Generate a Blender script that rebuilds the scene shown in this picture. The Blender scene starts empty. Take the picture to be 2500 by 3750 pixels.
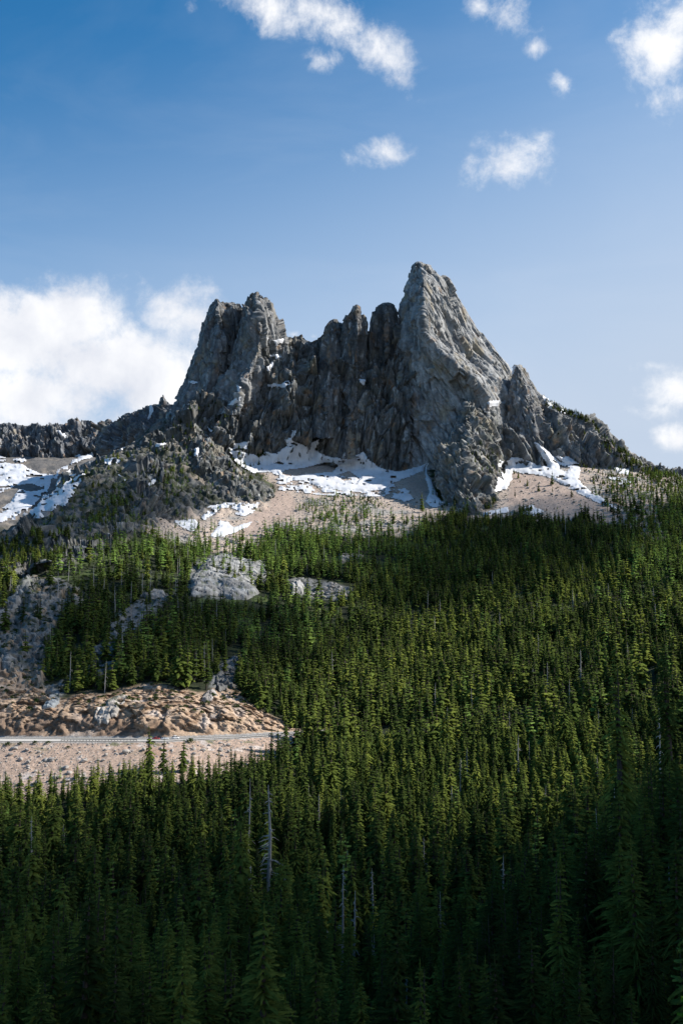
import bpy, bmesh, math, random
import numpy as np
from mathutils import Vector, Matrix, Euler

rnd = random.Random(7)
rng = np.random.default_rng(11)
SC = bpy.context.scene
COL = SC.collection

# ------------------------------------------------------------------ camera, sky, sun, exposure
PITCH = math.radians(6.6)
cd = bpy.data.cameras.new("camera")
cd.sensor_fit = 'VERTICAL'; cd.sensor_height = 36; cd.sensor_width = 24; cd.lens = 35
cd.clip_start = 0.1; cd.clip_end = 60000
cam = bpy.data.objects.new("camera", cd); COL.objects.link(cam)
cam.location = (0, 0, 0); cam.rotation_euler = (math.radians(90) + PITCH, 0, 0)
SC.camera = cam
SC.render.resolution_x, SC.render.resolution_y = 682, 1024
SC.view_settings.view_transform = 'Standard'; SC.view_settings.look = 'None'
SC.view_settings.exposure = EXPO = 0.7; SC.view_settings.gamma = 1
SC.view_settings.use_curve_mapping = False
SC.render.engine = 'CYCLES'
SC.cycles.use_denoising = True
SC.cycles.max_bounces = 6; SC.cycles.diffuse_bounces = 2; SC.cycles.glossy_bounces = 1
SC.cycles.transmission_bounces = 3; SC.cycles.transparent_max_bounces = 12; SC.cycles.volume_bounces = 0
SC.cycles.caustics_reflective = False; SC.cycles.caustics_refractive = False

SUN_AZ = math.radians(80)      # to the right of the view direction
SUN_EL = math.radians(39)
sun_dir = Vector((math.sin(SUN_AZ) * math.cos(SUN_EL), math.cos(SUN_AZ) * math.cos(SUN_EL), math.sin(SUN_EL)))
sd = bpy.data.lights.new("sun", 'SUN'); sd.energy = 4.8; sd.angle = math.radians(0.53); sd.color = (1.0, 0.95, 0.87)
sun = bpy.data.objects.new("sun", sd); COL.objects.link(sun)
sun.rotation_euler = sun_dir.to_track_quat('Z', 'Y').to_euler()

F = 3645.8
CP, SP = math.cos(PITCH), math.sin(PITCH)
def dir_uv(u, v):
    x = (u - 1250) / F; z = (1875 - v) / F
    return Vector((x, CP - z * SP, SP + z * CP)).normalized()

def build_world():
    w = bpy.data.worlds.new("World"); SC.world = w; w.use_nodes = True
    nt = w.node_tree; N = nt.nodes; L = nt.links
    for n in list(N): N.remove(n)
    out = N.new('ShaderNodeOutputWorld'); bg = N.new('ShaderNodeBackground')
    sky = N.new('ShaderNodeTexSky'); sky.sky_type = 'NISHITA'; sky.sun_disc = False
    sky.sun_elevation = SUN_EL; sky.sun_rotation = SUN_AZ
    sky.altitude = 1500; sky.air_density = 1.0; sky.dust_density = 0.3; sky.ozone_density = 0.9
    bg.inputs['Strength'].default_value = SKY
    tc = N.new('ShaderNodeTexCoord')
    def M(op, a, b=None, c=None):
        m = N.new('ShaderNodeMath'); m.operation = op
        for i, q in enumerate((a, b, c)):
            if q is None: continue
            if isinstance(q, (int, float)): m.inputs[i].default_value = q
            else: L.new(q, m.inputs[i])
        return m.outputs[0]
    # clear deep blue overhead, paler air low down and towards the sun
    nv = N.new('ShaderNodeVectorMath'); nv.operation = 'NORMALIZE'; L.new(tc.outputs['Generated'], nv.inputs[0]); sx = N.new('ShaderNodeSeparateXYZ'); L.new(nv.outputs[0], sx.inputs[0])
    el = M('MULTIPLY', M('ARCSINE', sx.outputs[2]), 180 / math.pi)
    f0 = M('ADD', M('DIVIDE', M('SUBTRACT', 34.0, el), 17.0), M('MULTIPLY', sx.outputs[0], 1.0))
    fr = N.new('ShaderNodeMapRange'); fr.interpolation_type = 'SMOOTHSTEP'; fr.inputs['From Min'].default_value = -.22; fr.inputs['From Max'].default_value = 1.67; L.new(f0, fr.inputs['Value'])
    tn = N.new('ShaderNodeMix'); tn.data_type = 'RGBA'; tn.blend_type = 'MULTIPLY'; tn.inputs['Factor'].default_value = 1; L.new(sky.outputs[0], tn.inputs['A']); tn.inputs['B'].default_value = (.20, .72, .96, 1)
    pm = N.new('ShaderNodeMix'); pm.data_type = 'RGBA'; L.new(fr.outputs[0], pm.inputs['Factor']); L.new(tn.outputs['Result'], pm.inputs['A']); pm.inputs['B'].default_value = (3.25, 3.85, 4.75, 1)
    L.new(pm.outputs['Result'], bg.inputs['Color'])
    # clouds: u, v, half-width, half-height (photo pixels), tilt (deg), density
    clouds = [(-60, 1240, 480, 200, -4, 1.8), (250, 1190, 320, 165, 8, 1.75), (650, 1150, 200, 135, -6, 1.6), (430, 1330, 460, 180, 0, 1.8), (60, 1450, 600, 190, 0, 1.6), (560, 1380, 280, 200, 0, 1.7),
              (980, 30, 190, 80, -8, .95), (1200, 55, 220, 85, -22, 1.1), (1400, 190, 210, 85, -48, 1.05), (1190, 222, 70, 45, 0, .72), (1450, 285, 110, 45, -30, .8),
              (700, 40, 50, 60, 20, .55), (1750, 20, 60, 60, 30, .75), (1870, 60, 95, 110, 50, .9), (1950, 170, 60, 40, 0, .75), (2060, 305, 60, 45, -35, .72),
              (1400, 560, 115, 62, 0, .95), (1870, 605, 180, 100, 0, 1.15), (1960, 540, 90, 50, 20, .7), (2430, 190, 165, 190, 0, 1.2), (2440, 360, 130, 90, 10, 1.05), (2480, 90, 120, 110, 0, 1.0), (2450, 450, 60, 60, 0, .7),
              (2480, 1420, 170, 90, -14, 1.35), (2390, 1340, 130, 55, -12, .95), (2420, 1500, 120, 50, 0, .8), (2490, 1610, 110, 65, 0, 1.4), (1150, 1232, 30, 18, 0, .8), (1075, 1225, 40, 20, 0, .8), (2540, 1700, 70, 30, 0, 1.0), (1620, 1220, 10, 5, 0, 0.1)]
    tot = None
    for (u, v, a, b, tilt, k) in clouds:
        c = dir_uv(u, v)
        right = Vector((0, 0, 1)).cross(c) * -1; right.normalize(); up = right.cross(c); up.normalize()
        if up.z < 0: up = -up
        t = math.radians(tilt)
        ax = (right * math.cos(t) + up * math.sin(t)).normalized(); az = (up * math.cos(t) - right * math.sin(t)).normalized(); ay = az.cross(ax)
        R = Matrix((ax, ay, az)).transposed()
        mp = N.new('ShaderNodeMapping'); mp.vector_type = 'TEXTURE'
        mp.inputs['Location'].default_value = c; mp.inputs['Rotation'].default_value = R.to_euler('XYZ')
        cc = 1 / math.sqrt(1 + ((u - 1250) / F) ** 2 + ((1875 - v) / F) ** 2)
        mp.inputs['Scale'].default_value = (a / F * cc * 1.5, 1.0, b / F * cc * 1.5)
        L.new(tc.outputs['Generated'], mp.inputs['Vector'])
        ln = N.new('ShaderNodeVectorMath'); ln.operation = 'LENGTH'; L.new(mp.outputs[0], ln.inputs[0])
        m = M('MULTIPLY', M('SUBTRACT', 1.0, ln.outputs['Value']), k)
        tot = m if tot is None else M('SMOOTH_MAX', tot, m, 0.12)
    def noise(scale, det, rough, dist=0.0, vec=None, lac=2.1):
        n = N.new('ShaderNodeTexNoise'); n.inputs['Scale'].default_value = scale; n.inputs['Detail'].default_value = det
        n.inputs['Roughness'].default_value = rough; n.inputs['Distortion'].default_value = dist; n.inputs['Lacunarity'].default_value = lac
        L.new(vec or tc.outputs['Generated'], n.inputs['Vector']); return n.outputs['Fac']
    n1 = noise(12, 10, .62, 0.35); n2 = noise(36, 9, .66, 0.25)
    nn = M('ADD', M('MULTIPLY', n1, 2.4), M('MULTIPLY', n2, 1.7))        # ~2.05 mean
    d = M('ADD', M('MULTIPLY', tot, 1.25), M('SUBTRACT', nn, 2.50))
    mr = N.new('ShaderNodeMapRange'); mr.interpolation_type = 'SMOOTHSTEP'
    mr.inputs['From Min'].default_value = -0.02; mr.inputs['From Max'].default_value = 1.25; L.new(d, mr.inputs['Value'])
    gate = N.new('ShaderNodeMapRange'); gate.interpolation_type = 'SMOOTHSTEP'; gate.inputs['From Min'].default_value = 0.0; gate.inputs['From Max'].default_value = .25
    L.new(tot, gate.inputs['Value'])
    alpha = M('MULTIPLY', M('MULTIPLY', mr.outputs[0], gate.outputs[0]), .97)
    # thin high veil
    sp = N.new('ShaderNodeMapping'); sp.inputs['Scale'].default_value = (2.2, 3, 7); sp.inputs['Rotation'].default_value = (0, .45, 0); L.new(tc.outputs['Generated'], sp.inputs['Vector'])
    vz = N.new('ShaderNodeMapRange'); vz.inputs['From Min'].default_value = .45; vz.inputs['From Max'].default_value = .85; vz.inputs['To Max'].default_value = .08
    L.new(noise(1.6, 7, .55, .6, sp.outputs[0]), vz.inputs['Value'])
    cr = N.new('ShaderNodeValToRGB'); cr.color_ramp.elements[0].position = .25; cr.color_ramp.elements[0].color = (.50, .53, .61, 1)
    cr.color_ramp.elements[1].position = .75; cr.color_ramp.elements[1].color = (.80, .80, .81, 1)
    L.new(M('ADD', M('MULTIPLY', noise(9, 6, .55, .3), 1.3), M('MULTIPLY', M('SUBTRACT', n1, .5), .5)), cr.inputs['Fac'])
    cb = N.new('ShaderNodeBackground'); cb.inputs['Strength'].default_value = .82; L.new(cr.outputs[0], cb.inputs['Color'])
    mx0 = N.new('ShaderNodeMixShader'); L.new(vz.outputs[0], mx0.inputs[0]); L.new(bg.outputs[0], mx0.inputs[1]); L.new(cb.outputs[0], mx0.inputs[2])
    mx = N.new('ShaderNodeMixShader'); L.new(alpha, mx.inputs[0]); L.new(mx0.outputs[0], mx.inputs[1]); L.new(cb.outputs[0], mx.inputs[2])
    L.new(mx.outputs[0], out.inputs['Surface'])
    w.cycles.sampling_method = 'MANUAL'; w.cycles.sample_map_resolution = 512
SKY = 0.105
build_world()

# ------------------------------------------------------------------ maths helpers
def zc_of(z, D): return (z - D * SP) / CP
def W(u, hc, D):
    u, hc, D = np.broadcast_arrays(np.asarray(u, float), np.asarray(hc, float), np.asarray(D, float))
    return np.stack([(u - 1250) / F * D, D * CP - hc * SP, D * SP + hc * CP], -1)
def Wv(u, v, D): return W(u, (1875 - np.asarray(v, float)) / F * np.asarray(D, float), D)
def UV(p):
    yc = p[..., 1] * CP + p[..., 2] * SP; zc = -p[..., 1] * SP + p[..., 2] * CP
    yc = np.maximum(yc, .5)
    return 1250 + F * p[..., 0] / yc, 1875 - F * zc / yc, yc

_perm = rng.permutation(256).astype(np.int32); _perm = np.concatenate([_perm, _perm])
_g = rng.normal(size=(256, 3)).astype(np.float32); _g /= np.linalg.norm(_g, axis=1, keepdims=True)
def gnoise(p):
    p = np.asarray(p, np.float32); i = np.floor(p).astype(np.int32); f = p - i; i &= 255
    w = f * f * f * (f * (f * 6 - 15) + 10)
    out = 0
    for dx in (0, 1):
        wx = w[..., 0] if dx else 1 - w[..., 0]; a = _perm[(i[..., 0] + dx) & 255]
        for dy in (0, 1):
            wy = w[..., 1] if dy else 1 - w[..., 1]; b = _perm[(a + i[..., 1] + dy) & 255]
            for dz in (0, 1):
                wz = w[..., 2] if dz else 1 - w[..., 2]; g = _g[_perm[(b + i[..., 2] + dz) & 255]]
                dot = g[..., 0] * (f[..., 0] - dx) + g[..., 1] * (f[..., 1] - dy) + g[..., 2] * (f[..., 2] - dz)
                out = out + wx * wy * wz * dot
    return out * 1.5
def fbm(p, octv=4, gain=.5):
    s = 0; a = 1; t = 0
    for k in range(octv):
        s = s + a * gnoise(p * (2.03 ** k) + 17.3 * k); t += a; a *= gain
    return s / t
def ridged(p, octv=4, gain=.55):
    s = 0; a = 1; t = 0
    for k in range(octv):
        s = s + a * (1 - 2 * np.abs(gnoise(p * (2.07 ** k) + 31.7 * k))); t += a; a *= gain
    return s / t
_J = rng.uniform(.05, .95, (256, 3)).astype(np.float32); _FV = rng.uniform(-1, 1, 256).astype(np.float32); _FT = rng.normal(size=(256, 3)).astype(np.float32)
def facet(q, seed=0, tilt=.6):
    """piecewise-flat blocks: every cell is a plane of its own height and tilt"""
    sh = q.shape[:-1]; q = np.asarray(q, np.float32).reshape(-1, 3); i = np.floor(q).astype(np.int32); f = q - i
    best = np.full(len(q), 1e9, np.float32); bi = np.zeros(len(q), np.int32); rel = np.zeros_like(q)
    for dx in (-1, 0, 1):
        a = _perm[(i[:, 0] + dx + seed * 7) & 255]
        for dy in (-1, 0, 1):
            b = _perm[(a + i[:, 1] + dy) & 255]
            for dz in (-1, 0, 1):
                h = _perm[(b + i[:, 2] + dz) & 255]; r = f - _J[h] - np.array([dx, dy, dz], np.float32); d = (r * r).sum(1); m = d < best
                best = np.where(m, d, best); bi = np.where(m, h, bi); rel = np.where(m[:, None], r, rel)
    return (_FV[bi] + (rel * _FT[bi]).sum(1) * tilt).reshape(sh)
def sstep(a, b, x):
    t = np.clip((x - a) / (b - a), 0, 1); return t * t * (3 - 2 * t)
def inside(poly, u, v):
    u = np.asarray(u, float); v = np.asarray(v, float); r = np.zeros(u.shape, bool); n = len(poly)
    for k in range(n):
        x1, y1 = poly[k]; x2, y2 = poly[(k + 1) % n]
        if y1 == y2: continue
        c = ((y1 > v) != (y2 > v)) & (u < (x2 - x1) * (v - y1) / (y2 - y1) + x1); r ^= c
    return r
def sdist(poly, u, v):                       # >0 inside
    d = np.full(np.shape(u), 1e9); n = len(poly)
    for k in range(n):
        x1, y1 = poly[k]; x2, y2 = poly[(k + 1) % n]; ex, ey = x2 - x1, y2 - y1; l2 = ex * ex + ey * ey + 1e-9
        t = np.clip(((u - x1) * ex + (v - y1) * ey) / l2, 0, 1)
        d = np.minimum(d, np.hypot(u - x1 - t * ex, v - y1 - t * ey))
    return np.where(inside(poly, u, v), d, -d)
def gblur(a, s, axis):
    r = int(3 * s + 1); k = np.exp(-.5 * (np.arange(-r, r + 1) / s) ** 2); k /= k.sum()
    pad = [(0, 0)] * a.ndim; pad[axis] = (r, r); b = np.pad(a, pad, mode='edge')
    return np.apply_along_axis(lambda m: np.convolve(m, k, 'valid'), axis, b)

def mesh_from(name, V, Q, mats, cols=None, tris=None, smooth=False, mi=None):
    V = np.asarray(V, np.float32).reshape(-1, 3)
    me = bpy.data.meshes.new(name)
    Q = np.asarray(Q if Q is not None else np.zeros((0, 4)), np.int32).reshape(-1, 4)
    T = np.asarray(tris if tris is not None else np.zeros((0, 3)), np.int32).reshape(-1, 3)
    me.vertices.add(len(V)); me.vertices.foreach_set('co', V.ravel())
    me.loops.add(Q.size + T.size); me.loops.foreach_set('vertex_index', np.concatenate([Q.ravel(), T.ravel()]))
    me.polygons.add(len(Q) + len(T))
    ls = np.concatenate([np.arange(len(Q)) * 4, Q.size + np.arange(len(T)) * 3]).astype(np.int32)
    me.polygons.foreach_set('loop_start', ls)
    if smooth: me.polygons.foreach_set('use_smooth', np.ones(len(ls), bool))
    if mi is not None: me.polygons.foreach_set('material_index', np.asarray(mi, np.int32))
    me.update(calc_edges=True); me.validate()
    if cols is not None:
        at = me.color_attributes.new('Col', 'FLOAT_COLOR', 'POINT')
        c = np.ones((len(V), 4), np.float32); c[:, :3] = np.asarray(cols).reshape(-1, 3); at.data.foreach_set('color', c.ravel())
    for m in (mats if isinstance(mats, (list, tuple)) else [mats]): me.materials.append(m)
    return me
def link(name, me, parent=None, kind=None, label=None, cat=None, group=None, loc=None):
    o = bpy.data.objects.new(name, me); COL.objects.link(o)
    if parent: o.parent = parent
    if loc is not None: o.location = loc
    if kind: o['kind'] = kind
    if label: o['label'] = label
    if cat: o['category'] = cat
    if group: o['group'] = group
    return o
def grid_quads(n, m, wrap=False):
    i = np.arange(n - 1)[:, None]; j = np.arange(m if wrap else m - 1)[None, :]; j2 = (j + 1) % m
    return np.stack(np.broadcast_arrays(i * m + j, i * m + j2, (i + 1) * m + j2, (i + 1) * m + j), -1).reshape(-1, 4)

# ------------------------------------------------------------------ materials
def new_mat(name):
    m = bpy.data.materials.new(name); m.use_nodes = True; nt = m.node_tree
    return m, nt, nt.nodes, nt.links, nt.nodes['Principled BSDF']
def mat_flat(name, c, rough=.6, metal=0.0, scale=3.0, vary=.15):
    m, nt, N, L, b = new_mat(name)
    tc = N.new('ShaderNodeTexCoord'); n = N.new('ShaderNodeTexNoise'); n.inputs['Scale'].default_value = scale; n.inputs['Detail'].default_value = 5
    L.new(tc.outputs['Object'], n.inputs['Vector'])
    r = N.new('ShaderNodeValToRGB'); r.color_ramp.elements[0].color = tuple(x * (1 - vary) for x in c) + (1,); r.color_ramp.elements[1].color = tuple(min(1, x * (1 + vary)) for x in c) + (1,)
    r.color_ramp.elements[0].position = .3; r.color_ramp.elements[1].position = .7
    L.new(n.outputs['Fac'], r.inputs['Fac']); L.new(r.outputs[0], b.inputs['Base Color'])
    b.inputs['Roughness'].default_value = rough; b.inputs['Metallic'].default_value = metal
    return m
def mat_earth(name, scale, amount=.35, bump=.6, dist=1.0):
    """colour of the thing itself from its vertex attribute, times fine grain"""
    m, nt, N, L, b = new_mat(name)
    at = N.new('ShaderNodeAttribute'); at.attribute_name = 'Col'
    tc = N.new('ShaderNodeTexCoord')
    n = N.new('ShaderNodeTexNoise'); n.inputs['Scale'].default_value = scale; n.inputs['Detail'].default_value = 8; n.inputs['Roughness'].default_value = .7
    L.new(tc.outputs['Object'], n.inputs['Vector'])
    mr = N.new('ShaderNodeMapRange'); mr.inputs['From Min'].default_value = .3; mr.inputs['From Max'].default_value = .7
    mr.inputs['To Min'].default_value = 1 - amount; mr.inputs['To Max'].default_value = 1 + amount; L.new(n.outputs['Fac'], mr.inputs['Value'])
    vm = N.new('ShaderNodeVectorMath'); vm.operation = 'SCALE'; L.new(at.outputs['Color'], vm.inputs[0]); L.new(mr.outputs[0], vm.inputs['Scale'])
    L.new(vm.outputs[0], b.inputs['Base Color'])
    bp = N.new('ShaderNodeBump'); bp.inputs['Strength'].default_value = bump; bp.inputs['Distance'].default_value = dist
    L.new(n.outputs['Fac'], bp.inputs['Height']); L.new(bp.outputs[0], b.inputs['Normal'])
    b.inputs['Roughness'].default_value = .92; b.inputs['Specular IOR Level'].default_value = .2
    return m
M_ground = mat_earth('ground_earth', .45, .4, .7, 1.2)
M_rock = mat_earth('cliff_rock', .25, .32, .8, 1.6)
M_snow = mat_flat('old_snow', (.62, .63, .66), .7, scale=.06, vary=.09)
def dirty_snow():
    nt = M_snow.node_tree; N, L = nt.nodes, nt.links; b = N['Principled BSDF']; src = b.inputs['Base Color'].links[0].from_socket
    tc = N.new('ShaderNodeTexCoord'); mp = N.new('ShaderNodeMapping'); mp.inputs['Scale'].default_value = (.16, .05, .05); n = N.new('ShaderNodeTexNoise'); n.inputs['Detail'].default_value = 7; n.inputs['Scale'].default_value = 1; n.inputs['Roughness'].default_value = .65
    L.new(tc.outputs['Object'], mp.inputs[0]); L.new(mp.outputs[0], n.inputs['Vector']); mr = N.new('ShaderNodeMapRange'); mr.inputs['From Min'].default_value = .52; mr.inputs['From Max'].default_value = .78; mr.inputs['To Max'].default_value = .75; L.new(n.outputs['Fac'], mr.inputs['Value'])
    mx = N.new('ShaderNodeMix'); mx.data_type = 'RGBA'; L.new(mr.outputs[0], mx.inputs['Factor']); L.new(src, mx.inputs['A']); mx.inputs['B'].default_value = (.42, .37, .32, 1); L.new(mx.outputs['Result'], b.inputs['Base Color'])
dirty_snow()
M_boulder = mat_flat('boulder_stone', (.34, .31, .28), .9, scale=.5, vary=.4)
def mat_leaf(name, ca, cb_, cc, trans=.22):
    m, nt, N, L, b = new_mat(name); N.remove(b); out = N['Material Output']
    oi = N.new('ShaderNodeObjectInfo'); r = N.new('ShaderNodeValToRGB'); r.color_ramp.elements[0].color = ca + (1,); r.color_ramp.elements[1].color = cc + (1,)
    e = r.color_ramp.elements.new(.55); e.color = cb_ + (1,); L.new(oi.outputs['Random'], r.inputs['Fac'])
    tc = N.new('ShaderNodeTexCoord'); n = N.new('ShaderNodeTexNoise'); n.inputs['Scale'].default_value = .9; n.inputs['Detail'].default_value = 3
    L.new(tc.outputs['Object'], n.inputs['Vector'])
    mr = N.new('ShaderNodeMapRange'); mr.inputs['From Min'].default_value = .3; mr.inputs['From Max'].default_value = .7; mr.inputs['To Min'].default_value = .6; mr.inputs['To Max'].default_value = 1.4
    L.new(n.outputs['Fac'], mr.inputs['Value'])
    n2 = N.new('ShaderNodeTexNoise'); n2.inputs['Scale'].default_value = .012; n2.inputs['Detail'].default_value = 4; L.new(oi.outputs['Location'], n2.inputs['Vector'])
    ad = N.new('ShaderNodeMath'); ad.operation = 'MULTIPLY_ADD'; ad.inputs[1].default_value = 2.0; ad.inputs[2].default_value = -1.0; L.new(n2.outputs['Fac'], ad.inputs[0])
    a2 = N.new('ShaderNodeMath'); a2.operation = 'ADD'; L.new(ad.outputs[0], a2.inputs[0]); L.new(oi.outputs['Random'], a2.inputs[1]); L.new(a2.outputs[0], r.inputs['Fac'])
    vm = N.new('ShaderNodeVectorMath'); vm.operation = 'SCALE'; L.new(r.outputs[0], vm.inputs[0]); L.new(mr.outputs[0], vm.inputs['Scale'])
    d = N.new('ShaderNodeBsdfDiffuse'); t = N.new('ShaderNodeBsdfTranslucent'); mx = N.new('ShaderNodeMixShader'); mx.inputs[0].default_value = trans
    hs = N.new('ShaderNodeHueSaturation'); hs.inputs['Hue'].default_value = .485; hs.inputs['Saturation'].default_value = 1.15; hs.inputs['Value'].default_value = 1.25; L.new(vm.outputs[0], hs.inputs['Color'])
    L.new(vm.outputs[0], d.inputs['Color']); L.new(hs.outputs[0], t.inputs['Color'])
    L.new(d.outputs[0], mx.inputs[1]); L.new(t.outputs[0], mx.inputs[2]); L.new(mx.outputs[0], out.inputs['Surface'])
    return m
M_spruce = mat_leaf('spruce_needles', (.030, .046, .014), (.066, .094, .022), (.140, .168, .034))
M_larch = mat_leaf('larch_needles', (.12, .20, .05), (.16, .25, .06), (.20, .28, .07), .32)
M_sapling = mat_leaf('sapling_needles', (.11, .21, .03), (.12, .22, .03), (.13, .22, .03), .4)
M_bark = mat_flat('conifer_bark', (.045, .032, .024), .95, scale=4, vary=.4)
M_dead = mat_flat('weathered_dead_wood', (.32, .30, .28), .9, scale=5, vary=.3)
M_shrub = mat_leaf('shrub_leaves', (.030, .055, .020), (.045, .07, .022), (.06, .085, .028))

# ------------------------------------------------------------------ unseen clouds added out of frame to shade the forest and slopes
def shade_cloud_material(op):
    m, nt, N, L, b = new_mat('shade_vapour'); N.remove(b); out = N['Material Output']
    tc = N.new('ShaderNodeTexCoord'); ln = N.new('ShaderNodeVectorMath'); ln.operation = 'LENGTH'
    sep = N.new('ShaderNodeSeparateXYZ'); L.new(tc.outputs['Object'], sep.inputs[0]); cb = N.new('ShaderNodeCombineXYZ'); L.new(sep.outputs[0], cb.inputs[0]); L.new(sep.outputs[1], cb.inputs[1]); L.new(cb.outputs[0], ln.inputs[0])
    n = N.new('ShaderNodeTexNoise'); n.inputs['Scale'].default_value = 2.6; n.inputs['Detail'].default_value = 5; L.new(tc.outputs['Object'], n.inputs['Vector'])
    a = N.new('ShaderNodeMath'); a.operation = 'MULTIPLY_ADD'; L.new(n.outputs['Fac'], a.inputs[0]); a.inputs[1].default_value = 1.5; L.new(ln.outputs['Value'], a.inputs[2])
    mr = N.new('ShaderNodeMapRange'); mr.interpolation_type = 'SMOOTHSTEP'; mr.inputs['From Min'].default_value = 1.1; mr.inputs['From Max'].default_value = 1.95; mr.inputs['To Min'].default_value = op; mr.inputs['To Max'].default_value = 0; L.new(a.outputs[0], mr.inputs['Value'])
    d = N.new('ShaderNodeBsdfDiffuse'); d.inputs['Color'].default_value = (.9, .9, .9, 1); t = N.new('ShaderNodeBsdfTranslucent'); t.inputs['Color'].default_value = (.9, .9, .9, 1); tr = N.new('ShaderNodeBsdfTransparent')
    m1 = N.new('ShaderNodeMixShader'); L.new(d.outputs[0], m1.inputs[1]); L.new(t.outputs[0], m1.inputs[2]); m2 = N.new('ShaderNodeMixShader'); L.new(mr.outputs[0], m2.inputs[0]); L.new(tr.outputs[0], m2.inputs[1]); L.new(m1.outputs[0], m2.inputs[2]); L.new(m2.outputs[0], out.inputs['Surface'])
    return m
def cloud(x, y, z, rx, ry, rot=0., H=1150., seed=0, op=.6):
    """a flat-based cloud whose shadow falls on (x, y, z)"""
    bm = bmesh.new(); bmesh.ops.create_icosphere(bm, subdivisions=5, radius=1); V = np.array([v.co[:] for v in bm.verts]); bm.verts.ensure_lookup_table()
    k = 1 + .3 * fbm(V * 2.2 + seed * 5, 4); V2 = V * k[:, None]; V2[:, 2] = np.where(V2[:, 2] < 0, V2[:, 2] * .3, V2[:, 2])
    for v, c in zip(bm.verts, V2): v.co = c
    me = bpy.data.meshes.new('cloud'); bm.to_mesh(me); bm.free(); me.materials.append(shade_cloud_material(op)); me.polygons.foreach_set('use_smooth', [True] * len(me.polygons))
    q = Vector((x, y, z)) + sun_dir * (H / sun_dir.z); o = link('clouds', me, kind='stuff', loc=q); o.scale = (rx, ry, min(rx, ry) * .35); o.rotation_euler = (0, 0, rot)
cloud(20, 205, -90, 640, 205, -.10, seed=1, op=.84)
cloud(60, 350, -90, 520, 150, -.22, seed=8, op=.55)
cloud(350, 330, -90, 270, 300, 0, seed=5, op=.7)
cloud(250, 1260, 120, 210, 230, -.5, seed=2, op=.68)
cloud(-190, 850, -20, 200, 170, .1, seed=3, op=.70)
cloud(-400, 1230, 60, 140, 230, .12, seed=4, op=.64)

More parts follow.
